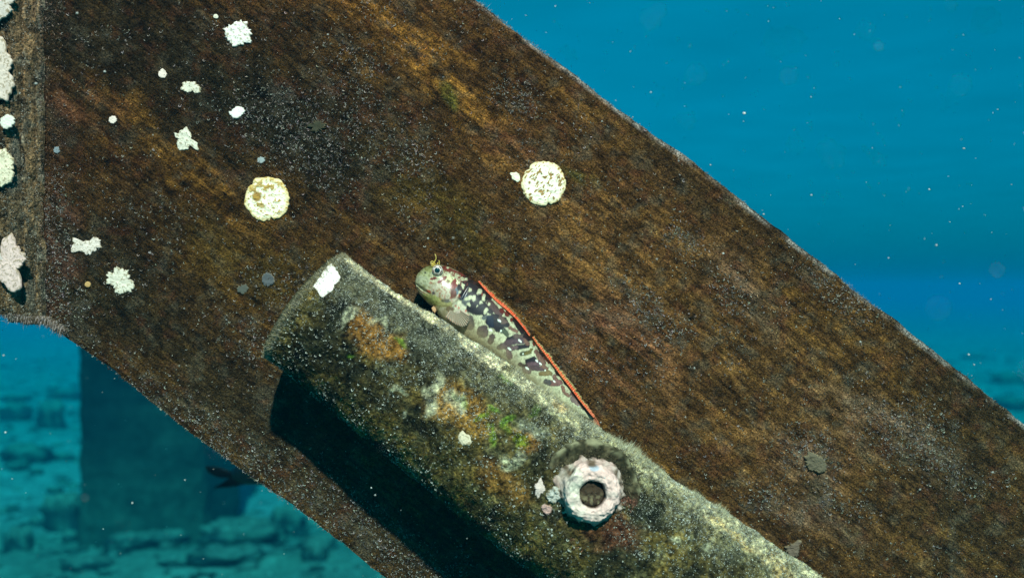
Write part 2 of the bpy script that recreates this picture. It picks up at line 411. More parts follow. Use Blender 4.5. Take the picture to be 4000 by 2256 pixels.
def brace_col(px, py):
    u, v = px2uv(px, py)
    wx = px + 60 * fbm(px / 160, py / 160, 0, 3, 41); wy = py + 60 * fbm(px / 160, py / 160, 5, 3, 42)
    c = np.tile([[0.060, 0.032, 0.012]], (len(px), 1))
    st = fbm(u * 30, v * 260, 0, 4, 51); fine = fbm(u * 150, v * 420, 0, 3, 55); br = np.clip(0.45 + 0.9 * st + 0.7 * fine, 0, 1.4)
    c = mixc(c, (0.13, 0.068, 0.018), sm(0.0, 0.8, st + 0.5 * fine) * 0.7)
    def zone(col, amt, *e): 
        nonlocal c
        c = mixc(c, col, np.clip(ell(wx, wy, *e, 0.85) * amt * (br if col[0] > 0.12 else 1.0), 0, 1))
    dark = (0.020, 0.018, 0.011); org = (0.30, 0.150, 0.032); olive = (0.075, 0.058, 0.012)
    zone(dark, 0.88, 850, 330, 620, 270, 30); zone(dark, 0.8, 1180, 520, 330, 120, 30)
    zone(dark, 0.75, 200, 120, 260, 260, 0); zone(dark, 0.7, 800, 1450, 700, 170, 38)
    zone(dark, 0.6, 350, 1100, 300, 200, 0); zone(dark, 0.45, 1550, 420, 200, 170, 40)
    zone(dark, 0.6, 1500, 2050, 600, 160, 35); zone(dark, 0.5, 3750, 1900, 240, 500, 10)
    zone(dark, 0.45, 2600, 640, 500, 60, 38); zone((0.03, 0.022, 0.012), 0.55, 3850, 1560, 500, 70, 38)
    zone(org, 0.75, 1560, 110, 330, 80, 38); zone(org, 0.85, 1800, 320, 210, 55, 42)
    zone(org, 0.42, 700, 640, 420, 80, 33); zone(org, 0.28, 420, 420, 160, 60, 30); zone(org, 0.32, 950, 790, 120, 60, 30)
    zone((0.20, 0.105, 0.035), 0.5, 2330, 900, 420, 120, 40); zone((0.18, 0.098, 0.036), 0.45, 2800, 1250, 700, 190, 40)
    zone((0.18, 0.090, 0.034), 0.45, 2550, 1500, 400, 120, 40); zone((0.17, 0.085, 0.030), 0.4, 3250, 1900, 400, 200, 35)
    zone(olive, 0.5, 1750, 860, 300, 90, 35); zone(olive, 0.4, 1000, 1050, 300, 140, 30)
    zone((0.20, 0.085, 0.065), 0.45, 320, 400, 130, 60, 20); zone((0.17, 0.08, 0.07), 0.5, 215, 950, 60, 330, 3)
    zone((0.15, 0.06, 0.04), 0.35, 2000, 560, 120, 60, 30); zone((0.20, 0.085, 0.06), 0.45, 2420, 1320, 260, 150, 30)
    zone((0.16, 0.115, 0.095), 0.6, 3480, 1700, 260, 90, 25); zone((0.17, 0.11, 0.09), 0.55, 3130, 1790, 150, 90, 30); zone((0.14, 0.10, 0.085), 0.5, 3150, 2000, 200, 80, 20); zone((0.15, 0.10, 0.085), 0.4, 2900, 1120, 200, 80, 45)
    zone((0.10, 0.15, 0.03), 0.5, 1775, 340, 50, 22, 50); zone((0.09, 0.13, 0.03), 0.3, 2240, 660, 60, 25, 40)
    k = fbm(px / 90, py / 90, 0, 4, 61)
    c = c * (1 + 0.36 * k + 0.5 * fbm(px / 14, py / 14, 0, 2, 64))[:, None]
    g = sm(0.1, 0.7, fbm(px / 46, py / 46, 3, 4, 62))
    c = mixc(c, (0.11, 0.105, 0.085), g * 0.30)
    c = mixc(c, (0.11, 0.040, 0.022), sm(0.25, 0.7, fbm(px / 45, py / 45, 9, 4, 63)) * 0.3)
    c = c * np.array([[0.98, 0.85, 0.70]])
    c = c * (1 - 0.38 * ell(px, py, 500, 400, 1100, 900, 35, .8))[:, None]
    return np.clip(c, 0.002, 1)
brace = empty("steel_brace", 'wide flat steel brace slanting down to the right, coated in brown algae', 'steel brace', loc=(0, 0, 0))
nu, nv = 620, 260
us = np.linspace(U0, U1, nu); low = np.interp(us, lu, lv); high = np.interp(us, uu, uv_)
tt = np.linspace(0, 1, nv)
Ug = np.repeat(us[:, None], nv, 1); Vg = low[:, None] + (high - low)[:, None] * tt[None]
wob = 0.0009 * fbm(us * 60, us * 0, 0, 5, 71, 0.7)
Vg[:, -1] += wob; Vg[:, 0] += 0.0010 * fbm(us * 70, us * 0 + 3, 0, 5, 72, 0.7)
u, v = Ug.ravel(), Vg.ravel()
co = brace_pos(u, v)
# rounded arrises: the two outer rows drop back
edge = np.minimum(np.arange(nv), np.arange(nv)[::-1]); drop = np.where(edge == 0, 0.0009, np.where(edge == 1, 0.0002, 0.0))
co[:, 1] += np.tile(drop, nu)
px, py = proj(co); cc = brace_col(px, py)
eu = ell(np.tile(tt, nu), 0 * u, 1.0, 0, 0.0075, 1, 0, 0.5)
cc = mixc(cc, (0.30, 0.26, 0.23), eu * 0.8 * np.clip(0.55 + 1.0 * fbm(u * 120, v * 0, 0, 4, 97), 0.05, 1))  # pale upper arris: sunlit rim brightened in the colour
# side walls and back
back = co.reshape(nu, nv, 3).copy(); back[:, :, 1] = D + 0.014
nf = nu * nv
top_b = back[:, -1]; bot_b = back[:, 0]
co2 = np.concatenate([co, top_b, bot_b]); 
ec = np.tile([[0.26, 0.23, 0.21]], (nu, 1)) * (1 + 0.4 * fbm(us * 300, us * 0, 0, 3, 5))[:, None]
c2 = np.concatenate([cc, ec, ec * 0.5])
i = np.arange(nu - 1)
topf = np.stack([i * nv + nv - 1, (i + 1) * nv + nv - 1, nf + i + 1, nf + i], 1)
botf = np.stack([(i + 1) * nv, i * nv, nf + nu + i, nf + nu + i + 1], 1)
bkf = np.stack([nf + i, nf + i + 1, nf + nu + i + 1, nf + nu + i], 1)
ends = np.array([[(nu - 1) * nv, (nu - 1) * nv + nv - 1, nf + nu - 1, nf + 2 * nu - 1], [nv - 1, 0, nf + nu, nf]])
# mesh local frame turned so that the grain runs along the brace
ob = mesh("plate", np.stack([(co2[:, 0]) * cu - (co2[:, 2]) * su, co2[:, 1], (co2[:, 0]) * su + (co2[:, 2]) * cu], 1),
          [grid_faces(nu, nv), topf, botf, bkf, ends], c2, M_turf, True, brace)
ob.rotation_euler = (0, TH, 0)

def rand_brace(n, dens=None, seed=0):
    r = np.random.default_rng(100 + seed); P_ = []
    tot = 0
    while tot < n:
        px = r.uniform(-40, 4060, n * 2); py = r.uniform(-40, 2300, n * 2)
        u, v = px2uv(px, py); ok = (v > np.interp(u, lu, lv)) & (v < np.interp(u, uu, uv_)) & (px > 120 - 0)
        if dens is not None: ok &= r.random(len(px)) < dens(px, py)
        P_.append(np.stack([px[ok], py[ok]], 1)); tot += ok.sum()
    p = np.concatenate(P_)[:n]; return p[:, 0], p[:, 1]
NB = 150000
px, py = rand_brace(NB, None, 1); u, v = px2uv(px, py); pos = brace_pos(u, v)
cc = brace_col(px, py) * rng.uniform(0.3, 2.1, (NB, 1)) * np.where(rng.random((NB, 1)) < 0.07, 2.6, 1.0) * rng.uniform(0.85, 1.15, (NB, 3))
nr = np.tile([[0, -1.0, 0]], (NB, 1)) + np.array([0, 0, 0.15])
blades("turf", pos, nr, rng.uniform(0.0003, 0.0011, NB), rng.uniform(0.00006, 0.00014, NB), cc, 1.1, brace)

def curl_density(px, py):
    d = 0.03 + 0.22 * sm(0.1, 0.7, fbm(px / 120, py / 120, 0, 3, 91))
    for (x, y, a, b, g, k) in [(1150, 520, 260, 130, 30, .9), (1360, 330, 120, 160, 20, .5), (2030, 390, 90, 60, 30, .9), (1560, 560, 150, 110, 30, .6),
                               (2850, 1130, 90, 50, 50, .9), (2500, 1160, 90, 50, 45, .7), (2700, 950, 80, 60, 45, .6), (2580, 1270, 120, 80, 20, .5), (2650, 905, 50, 40, 0, .6), (3280, 1140, 160, 60, 40, 1.0), (3550, 1690, 160, 110, 20, 1.0), (3720, 1860, 120, 60, 20, .8),
                               (3300, 1960, 120, 60, 10, .6), (3150, 1760, 120, 70, 20, .8), (220, 1000, 60, 260, 0, 1.), (250, 1200, 60, 90, 0, 1.), (820, 1750, 500, 110, 38, .75),
                               (1500, 2100, 500, 90, 38, .8), (1130, 1120, 140, 100, 20, .5), (2580, 350, 200, 40, 38, .4), (1000, 1330, 180, 80, 30, .5), (3000, 1960, 130, 80, 20, .5)]:
        d = d + k * ell(px, py, x, y, a, b, g, 0.7)
    return np.clip(d, 0, 1)
NCU = 14000
px, py = rand_brace(NCU, curl_density, 2); u, v = px2uv(px, py); pos = brace_pos(u, v)
g = rng.random((NCU, 1)) ** 1.6
cc = (0.07 + 0.36 * g) * np.array([[1.0, 0.88, 0.78]]) * rng.uniform(0.85, 1.1, (NCU, 3))
curls("worm_tubes", pos, np.tile([[0, -1.0, 0]], (NCU, 1)), rng.uniform(0.00015, 0.00055, NCU), rng.uniform(0.00004, 0.00010, NCU), cc, brace)
NS = 1400
px, py = rand_brace(NS, None, 3); u, v = px2uv(px, py); pos = brace_pos(u, v, 0.0003)
co = (base[None] * rng.uniform(0.00008, 0.00026, (NS, 1, 1)) * rng.uniform(0.6, 1.3, (NS, 6, 3)) + pos[:, None]).reshape(-1, 3)
sp = mesh("sand_grains", co, (tri[None] + np.arange(NS)[:, None, None] * 6).reshape(-1, 3), np.repeat(rng.uniform(.35, .9, (NS, 1)) * np.array([[1, .92, .75]]), 6, 0), M_blade, True, brace); sp['kind'] = 'stuff'
# fringe on the two edges
NFr = 14000
uu_s = rng.uniform(px2uv(1500, -278)[0], 0.47, NFr); upper = rng.random(NFr) < 0.6
vv = np.where(upper, np.interp(uu_s, uu, uv_) - 0.0002, np.interp(uu_s, lu, lv) + 0.0002)
pos = brace_pos(uu_s, vv); pos[:, 1] += rng.uniform(-0.0003, 0.012, NFr)
nr = np.where(upper[:, None], [[su, -0.5, cu]], [[-su, -0.4, -cu]])
clump = 0.35 + 1.5 * np.clip(fbm(uu_s * 55, uu_s * 0, 0, 4, 93), -0.1, 1)
cc = np.where(rng.random((NFr, 1)) < 0.5, [[0.40, 0.33, 0.20]], [[0.32, 0.29, 0.25]]) * rng.uniform(0.5, 1.4, (NFr, 1))
blades("edge_fringe", pos, nr, rng.uniform(0.0003, 0.0013, NFr) * clump * 0.7, rng.uniform(0.00004, 0.00008, NFr), cc, 0.7, brace)
# worn slots where bare grain shows
for k, (x, y, L_, n_) in enumerate([(1985, 580, 60, 7), (2715, 1235, 60, 6), (3640, 1960, 50, 6), (870, 720, 60, 4), (1250, 800, 70, 4)]):
    pts, fc = [], []
    for q in range(n_):
        a0 = x + rng.normal() * 22; b0 = y + rng.normal() * 18 + (a0 - x) * 0.5; ln = L_ * rng.uniform(0.25, 0.6); wd = rng.uniform(2.0, 4.5)
        base_i = len(pts)
        for s_, (du, dv) in enumerate([(-ln / 2, 0), (0, -wd / 2), (ln / 2, 0), (0, wd / 2)]):
            qx = a0 + du * cu + dv * su; qy = b0 + du * su - dv * cu
            p_ = P(qx, qy, D); pts.append((p_.x, D - 0.00075, p_.z))
        fc.append([base_i, base_i + 1, base_i + 2, base_i + 3])
    o = mesh("corroded_pits", np.array(pts), np.array(fc), np.tile([[0.006, 0.005, 0.004]], (len(pts), 1)), M_blade, False, brace); o['kind'] = 'stuff'

# ------------------------------------------------------------------ vertical post at the left with its weld
post = empty("steel_post", 'overgrown vertical steel post with a ragged weld at the left frame edge', 'steel post')
def column(name, x0, x1, bulge, Yf, ybot, seed, colf, parent, n=420, m=46, back=0.02):
    """vertical ribbed strip in photo pixels x0..x1, rounded towards the camera by `bulge`"""
    yy = np.linspace(-420, ybot, n)[:, None]; s_ = np.linspace(0, 1, m)[None]
    wob = 10 * fbm(yy / 120, yy * 0 + seed, 0, 3, seed) * (1 - s_)*0 + 7 * fbm(yy / 90, yy * 0 + seed, 0, 3, seed)
    X_ = x0 + (x1 - x0) * s_ + wob; Y_ = yy + 0 * s_
    end = sm(ybot - 90, ybot, Y_)
    prof = np.sqrt(np.clip(1 - (2 * s_ - 1) ** 2, 0, 1)) * bulge * np.sqrt(np.clip(1 - end ** 2, 0, 1))
    dsp = 0.0009 * fbm(X_ / 30, Y_ / 70, 0, 4, seed + 1) + 0.0004 * fbm(X_ / 8, Y_ / 10, 0, 3, seed + 2)
    Yd = Yf - prof - dsp * (0.3 + prof / max(bulge, 1e-5))
    xp, yp = X_.ravel(), Y_.ravel()
    yp = yp + 10 * fbm(xp / 25, yp * 0, 0, 3, seed + 4) * sm(ybot - 60, ybot, yp)
    co = np.stack([(xp - 2000) * MPX, Yd.ravel(), CZ - (yp - 1128) * MPX], 1)
    cc = colf(xp, yp)
    nb = n * m
    rim = np.r_[np.arange(n) * m, (n - 1) * m + np.arange(1, m), np.arange(n - 2, -1, -1) * m + m - 1]
    bk = co[rim].copy(); bk[:, 1] = Yf + back
    k = len(rim); a_ = np.arange(k - 1)
    wall = np.stack([rim[a_], nb + a_, nb + a_ + 1, rim[a_ + 1]], 1)
    return mesh(name, np.concatenate([co, bk]), [grid_faces(n, m), wall], np.concatenate([cc, cc[rim]]), M_tube, True, parent)
def post_col(px, py):
    c = np.tile([[0.075, 0.045, 0.020]], (len(px), 1))
    c = mixc(c, (0.16, 0.10, 0.05), sm(-0.1, 0.6, fbm(px / 14, py / 180, 0, 4, 201)) * 0.7)
    c = mixc(c, (0.015, 0.013, 0.008), sm(0.1, 0.5, fbm(px / 30, py / 60, 0, 3, 202)) * 0.8)
    return c
def weld_col(px, py):
    c = np.tile([[0.105, 0.070, 0.038]], (len(px), 1))
    c = mixc(c, (0.26, 0.155, 0.075), sm(-0.1, 0.6, fbm(px / 12, py / 160, 0, 4, 203)) * 0.7)
    c = mixc(c, (0.17, 0.155, 0.12), sm(0.0, 0.7, fbm(px / 20, py / 50, 0, 4, 204)) * 0.6)
    c = mixc(c, (0.03, 0.026, 0.018), sm(0.3, 0.7, fbm(px / 22, py / 40, 5, 4, 205)) * 0.7)
    return c
column("flange", -420, 66, 0.004, D - 0.008, 1218, 31, post_col, post, m=90)
column("weld_bead", 52, 112, 0.0055, D - 0.004, 1252, 32, weld_col, post)
column("weld_bead", 100, 150, 0.0045, D - 0.001, 1262, 33, weld_col, post)
column("weld_bead", 142, 176, 0.0022, D - 0.0005, 1256, 34, weld_col, post)
NW = 13000
px = rng.uniform(-30, 250, NW); px = np.where(rng.random(NW) < 0.5, rng.uniform(50, 180, NW), px); py = rng.uniform(-60, 1262, NW)
yy = np.where(px < 52, D - 0.0125, np.where(px < 106, D - 0.0098, np.where(px < 146, D - 0.0058, np.where(px < 178, D - 0.003, D - 0.0004))))
pos = np.stack([(px - 2000) * MPX, yy + rng.uniform(-0.0006, 0.0012, NW), CZ - (py - 1128) * MPX], 1)
keep = py < np.where(px < 60, 1215, 1258)
pos = pos[keep]; px = px[keep]; py = py[keep]
cc = np.where(rng.random((len(px), 1)) < 0.3, [[0.34, 0.32, 0.28]], weld_col(px, py)) * rng.uniform(0.4, 1.3, (len(px), 1))
pk = (px > 170)[:, None]; cc = np.where(pk, cc * np.array([[1.15, 0.85, 0.8]]), cc)
blades("turf", pos, np.tile([[0.1, -1.0, 0.1]], (len(px), 1)), rng.uniform(0.0003, 0.0010, len(px)), rng.uniform(0.00006, 0.00012, len(px)), cc, 0.9, post)
# tufts hanging at its foot
NT = 5000
px = rng.uniform(-20, 270, NT); pyb = np.interp(px, [-20, 0, 60, 130, 200, 270], [1195, 1208, 1240, 1262, 1262, 1310])
pos = np.stack([(px - 2000) * MPX, D - 0.001 - rng.random(NT) * 0.007, CZ - (pyb - 6 - 24 * rng.random(NT) - 1128) * MPX], 1)
cc = np.where(rng.random((NT, 1)) < 0.5, [[0.36, 0.28, 0.26]], [[0.15, 0.10, 0.06]]) * rng.uniform(0.5, 1.4, (NT, 1))
blades("edge_fringe", pos, np.tile([[0, -0.5, -0.9]], (NT, 1)), rng.uniform(0.0006, 0.0024, NT), rng.uniform(0.00006, 0.0001, NT), cc, 0.6, post)

# ------------------------------------------------------------------ pipe lying along the brace
rA, rB = 0.0238, 0.0352
A = P(1205, 1206, D - rA); B = P(3420, 2838, D - rB)
A = np.array(A); B = np.array(B); A[1] = D - rA; B[1] = D - rB
AX = B - A; LEN = np.linalg.norm(AX); axd = AX / LEN
wv = np.array([-axd[2], 0, axd[0]]); wv /= np.linalg.norm(wv)
if wv[2] < 0: wv = -wv
FR = np.cross(axd, wv); 
if FR[1] > 0: FR = -FR
def tube_r(t, phi):
    s_ = t * LEN
    a, b = np.cos(phi), np.sin(phi)
    q = 0.0009 * fbm(s_ * 45, a * 2.2, b * 2.2, 4, 301) + 0.0005 * fbm(s_ * 260, a * 8, b * 8, 4, 302)
    q += 0.0006 * np.clip(b, 0, 1) * fbm(s_ * 120, a * 3, b * 3, 3, 303)
    return (rA + (rB - rA) * t) + q
def tube_pos(t, phi, h=0.0):
    r = tube_r(t, phi) + h
    return A + AX * t[:, None] + FR * (r * np.cos(phi))[:, None] + wv * (r * np.sin(phi))[:, None]
def tube_nrm(phi): return FR * np.cos(phi)[:, None] + wv * np.sin(phi)[:, None]
def tube_col(px, py, phi, t):
    wx = px + 28 * fbm(px / 55, py / 55, 0, 3, 311); wy = py + 28 * fbm(px / 55, py / 55, 7, 3, 312)
    c = np.tile([[0.060, 0.048, 0.020]], (len(px), 1))
    c = mixc(c, (0.17, 0.115, 0.032), sm(-0.2, 0.5, fbm(px / 45, py / 60, 0, 4, 313)) * 0.55)
    c = mixc(c, (0.012, 0.014, 0.011), sm(0.05, 0.5, fbm(px / 80, py / 80, 4, 4, 314)) * 0.8)
    c = mixc(c, (0.17, 0.155, 0.085), sm(0.1, 0.65, fbm(px / 38, py / 38, 2, 4, 315)) * 0.4)
    def z(col, amt, *e, soft=0.45):
        nonlocal c
        c = mixc(c, col, ell(wx, wy, *e, soft) * amt)
    dk_ = (0.010, 0.012, 0.009); gr = (0.13, 0.14, 0.12)
    z(dk_, 0.45, 1500, 1230, 360, 120, 38, soft=.8); z(dk_, 0.8, 1270, 1330, 190, 110, -50); z(dk_, 0.6, 1640, 1440, 130, 90, 20); z(dk_, 0.6, 1500, 1560, 300, 60, 36)
    z(gr, 0.35, 1500, 1180, 330, 90, 38, soft=.7); z(gr, 0.2, 1850, 1400, 200, 80, 37, soft=.7)
    z((0.22, 0.10, 0.025), 0.75, 1440, 1310, 110, 50, 60); z((0.28, 0.13, 0.025), 0.6, 1540, 1350, 70, 50, 30)
    z((0.26, 0.13, 0.03), 0.6, 1820, 1600, 130, 70, 40); z((0.27, 0.12, 0.03), 0.7, 2050, 1720, 55, 35, 20)
    z((0.24, 0.11, 0.03), 0.5, 1960, 1880, 120, 60, 35); z((0.30, 0.16, 0.05), 0.6, 1720, 1590, 60, 60, 0)
    for e in [(1590, 1335, 22, 10, 30), (1800, 1560, 24, 14, 40), (1890, 1630, 34, 22, -30), (2000, 1650, 22, 40, 20), (1930, 1590, 30, 12, 30),
              (2080, 1610, 18, 18, 0), (2020, 1720, 26, 26, 0), (1360, 1370, 16, 10, 0), (1920, 1700, 16, 34, 10), (1980, 1480, 30, 18, 30)]:
        z((0.09, 0.19, 0.02), 0.65, *e)
    for e in [(1485, 1258, 34, 30, 0), (1352, 1245, 20, 42, 30), (1370, 1260, 10, 10, 0), (1700, 1530, 22, 58, 20), (1675, 1590, 14, 40, 0), (1775, 1570, 36, 40, 0),
              (1990, 1790, 52, 26, -25), (2095, 1690, 60, 22, 15), (2050, 1650, 20, 20, 0), (2260, 1640, 26, 18, 20), (1570, 1620, 14, 24, 0), (2170, 1600, 30, 16, 30),
              (1560, 1530, 20, 12, 0), (2620, 2110, 30, 20, 0), (2775, 2150, 22, 22, 0)]:
        z((0.33, 0.34, 0.27), 0.65, *e)
    # sediment and pale film settled along the top of the pipe
    s_ = np.sin(phi); n_ = 0.22 * fbm(px / 50, py / 50, 1, 4, 320)
    grow = sm(1500, 2000, px)
    lo_ = 0.925 - 0.07 * grow - 0.08 * sm(2250, 2700, px)
    m_ = sm(lo_, lo_ + 0.07 + 0.1 * sm(2250, 2700, px), s_ + n_ * (0.05 + 0.3 * sm(2200, 2600, px))) * (0.85 + 0.15 * grow) * (1 - 0.35 * sm(2300, 2600, px))
    c = mixc(c, (0.10, 0.105, 0.085), sm(0.5, 0.85, s_ + n_) * 0.35)
    c = mixc(c, (0.88, 0.78, 0.58), m_ * 0.95 * np.clip(0.75 + 0.8 * fbm(px / 24, py / 24, 3, 3, 321), 0, 1))
    z((0.22, 0.20, 0.13), 0.35, 2780, 2000, 330, 90, 37, soft=.8); z((0.40, 0.39, 0.30), 0.45, 2230, 1600, 220, 50, 37, soft=.8); z((0.45, 0.40, 0.22), 0.7, 2330, 1705, 210, 16, 32); z((0.45, 0.42, 0.27), 0.7, 2480, 1830, 16, 90, -40)
    z((0.50, 0.30, 0.12), 0.6, 2180, 1560, 60, 20, 35); z((0.52, 0.36, 0.16), 0.6, 2860, 2080, 120, 16, 38); z((0.50, 0.33, 0.15), 0.5, 3060, 2230, 90, 22, 38)
    z(dk_, 0.85, 2290, 1660, 70, 26, 40); z(dk_, 0.75, 2530, 1990, 60, 120, -20); z(dk_, 0.8, 2420, 2180, 130, 70, 20); z(dk_, 0.55, 2830, 2230, 150, 40, 30)
    z((0.10, 0.035, 0.02), 0.7, 2380, 2070, 130, 70, 20)
    z(dk_, 0.7, 2120, 1870, 60, 90, 0)
    c = c * np.array([[1.02, 0.96, 0.78]]) * 0.92; c = c * (1.05 + 0.9 * fbm(px / 9, py / 11, 0, 3, 350) + 0.25 * fbm(px / 40, py / 40, 0, 2, 351))[:, None]
    return np.clip(c, 0.004, 1)
pipe = empty("steel_pipe", 'thick encrusted steel pipe lying on the brace with a nut near its lower end', 'pipe')
nt_, nphi = 560, 300
T = np.repeat(np.linspace(0, 1, nt_)[:, None], nphi, 1).ravel(); PH = np.tile(np.linspace(-math.pi, math.pi, nphi, endpoint=False), nt_)
co = tube_pos(T, PH); px, py = proj(co); cc = tube_col(px, py, PH, T)
ri = []
# end wall and bore
for k, (f_, t_) in enumerate([(0.985, -0.002), (0.93, -0.0028), (0.86, -0.002), (0.80, 0.004), (0.80, 0.25)]):
    ph = np.linspace(-math.pi, math.pi, nphi, endpoint=False)
    r = tube_r(np.zeros(nphi), ph) * f_
    ri.append(A + axd * t_ + FR * (r * np.cos(ph))[:, None] + wv * (r * np.sin(ph))[:, None])
ri = ri[::-1]
co = np.concatenate(ri + [co]); cc = np.concatenate([np.tile([[0.06, 0.055, 0.03]], (nphi * 5, 1)), cc])
flip = grid_faces(nt_ + 5, nphi, True)
tube_ob = mesh("pipe_wall", co, [flip], cc, M_tube, True, pipe)

def rand_tube(n, seed):
    r = np.random.default_rng(seed); t = r.uniform(0, 0.86, n); ph = r.uniform(-2.0, 2.1, n); return t, ph
n = 90000; t, ph = rand_tube(n, 5); pos = tube_pos(t, ph); px, py = proj(pos)
cc = tube_col(px, py, ph, t) * rng.uniform(0.45, 1.8, (n, 1)) * rng.uniform(0.85, 1.15, (n, 3))
blades("turf", pos, tube_nrm(ph), rng.uniform(0.0002, 0.0007, n), rng.uniform(0.00006, 0.00013, n), cc, 1.0, pipe)
n = 15000; t, ph = rand_tube(n, 6); pos = tube_pos(t, ph); px, py = proj(pos)
lum = tube_col(px, py, ph, t).mean(1)
g = rng.random((n, 1)) ** 1.5; cc = (0.15 + 0.55 * g) * np.array([[1.0, 0.98, 0.84]])
keep = rng.random(n) < np.clip(0.35 + 0.9 * fbm(px / 70, py / 70, 0, 3, 330) + 0.5 * ell(px, py, 1500, 1200, 350, 120, 38, .6), 0.1, 1)
curls("worm_tubes", pos[keep], tube_nrm(ph)[keep], rng.uniform(0.00012, 0.00042, keep.sum()), rng.uniform(0.00004, 0.00010, keep.sum()), cc[keep], pipe)
n = 64000; t, ph = rand_tube(n, 8); ph = np.where(rng.random(n) < 0.5, rng.uniform(0.1, 1.7, n), ph)
pos = tube_pos(t, ph, 0.0002); px, py = proj(pos)
keep = rng.random(n) < np.clip(0.25 + 0.8 * fbm(px / 60, py / 60, 3, 3, 340) + 0.5 * np.sin(ph), 0.05, 1); pos = pos[keep]; n = len(pos)
co = (base[None] * rng.uniform(0.00006, 0.00020, (n, 1, 1)) * rng.uniform(0.6, 1.4, (n, 6, 3)) + pos[:, None]).reshape(-1, 3)
gcol = (0.06 + 0.85 * rng.random((n, 1)) ** 2) * np.array([[1, .97, .82]])
sp = mesh("sand_grains", co, (tri[None] + np.arange(n)[:, None, None] * 6).reshape(-1, 3), np.repeat(gcol, 6, 0), M_blade, True, pipe); sp['kind'] = 'stuff'
# soft fuzz along the silhouette
n = 22000; t = rng.uniform(0.0, 0.86, n); ph = rng.normal(1.45, 0.28, n); pos = tube_pos(t, ph); px, py = proj(pos)
cl = np.clip(0.55 + 0.8 * fbm(t * 40, t * 0, 0, 3, 335), 0.15, 1.5) * (0.45 + 0.75 * sm(1650, 2400, px))
cc = np.where(rng.random((n, 1)) < 0.5, [[0.50, 0.44, 0.26]], [[0.42, 0.40, 0.30]]) * rng.uniform(0.5, 1.3, (n, 1))
blades("edge_fringe", pos, tube_nrm(ph), rng.uniform(0.0006, 0.0022, n) * cl, rng.uniform(0.00004, 0.00008, n), cc, 0.6, pipe)
# fuzzy rim of the cut end
n = 9000; ph = rng.uniform(-1.9, 2.0, n); t = rng.normal(0.0015, 0.004, n); pos = tube_pos(np.abs(t) * 0 + np.clip(t, -0.004, 0.02), ph, -0.0002)
cc = np.where(rng.random((n, 1)) < 0.5, [[0.42, 0.34, 0.18]], [[0.36, 0.33, 0.25]]) * rng.uniform(0.4, 1.3, (n, 1))
blades("edge_fringe", pos, tube_nrm(ph) * 0.6 - axd * 0.8, rng.uniform(0.0004, 0.0016, n), rng.uniform(0.00005, 0.0001, n), cc, 0.8, pipe)

# nut and its seat
NC = np.array(P(2316, 1930, 0.3365)); nd = np.array([0.05, -1.0, 0.10]); nd /= np.linalg.norm(nd)
nx_ = np.array([1.0, 0.05, 0.0]); nx_ -= nd * nx_.dot(nd); nx_ /= np.linalg.norm(nx_); nz_ = np.cross(nx_, nd); nz_ *= np.sign(nz_[2])
def lathe(name, C, prof, colf, parent, seed, amp=0.0005, hexa=0.0, m=150, mat=None, sub=8, rough=0.0, ecc=None):
    """prof: list of (radius, height along nd); closed around the axis"""
    prof = np.array(prof, float); s0 = np.r_[0, np.cumsum(np.linalg.norm(np.diff(prof, axis=0), axis=1))]
    s1 = np.linspace(0, s0[-1], (len(prof) - 1) * sub + 1)
    R = np.interp(s1, s0, prof[:, 0]); H = np.interp(s1, s0, prof[:, 1])
    a = np.linspace(0, 2 * math.pi, m, endpoint=False)
    k = np.cos(((a + 0.3) % (math.pi / 3)) - math.pi / 6); hx = (math.cos(math.pi / 6) / k)
    hx = 1 + (hx - hx.mean()) * hexa
    RR = R[:, None] * hx[None]; HH = np.repeat(H[:, None], m, 1); Aa = np.repeat(a[None], len(R), 0)
    x = RR * np.cos(Aa); y = RR * np.sin(Aa)
    d1 = fbm(x * 260 + seed, y * 260, HH * 260, 4, seed); d2 = fbm(x * 900, y * 900, HH * 900, 3, seed + 1)
    RR = RR * (1 + 0.06 * d1 * (amp / 0.0005)) ; HH = HH + amp * d1 + amp * 0.5 * d2
    x = (RR * np.cos(Aa)).ravel(); y = (RR * np.sin(Aa)).ravel(); h = HH.ravel()
    co = C + nx_ * x[:, None] + nz_ * y[:, None] + nd * h[:, None]
    return mesh(name, co, [grid_faces(len(R), m, True)], colf(x, y, h, np.repeat(R, m)), mat or M_crust, True, parent)
def seat_col(x, y, h, R):
    c = np.tile([[0.035, 0.030, 0.016]], (len(x), 1))
    c = mixc(c, (0.14, 0.11, 0.06), sm(0.0, 0.6, fbm(x * 500, y * 500, 0, 4, 401)) * 0.6)
    c = c * (1 + 0.8 * fbm(x * 900, y * 900, 0, 3, 404))[:, None]; c = mixc(c, (0.10, 0.03, 0.02), sm(0.002, -0.008, y) * sm(-0.2, 0.5, fbm(x * 200, y * 200, 0, 3, 402) + x * 60) * 0.7)
    c = mixc(c, (0.38, 0.34, 0.20), sm(0.0150, 0.0172, R) * sm(-0.004, 0.010, x * 0.6 + y) * 0.6 * sm(-0.4, 0.3, fbm(x * 400, y * 400, 0, 3, 403)))
    return c
lathe("washer", NC + nd * -0.0085, [(0.0175, -0.016), (0.0178, -0.004), (0.0177, -0.0012), (0.0172, 0.0000), (0.0162, 0.0001), (0.0150, -0.0003), (0.011, -0.0005), (0.006, -0.0005)], seat_col, pipe, 41, 0.0005)
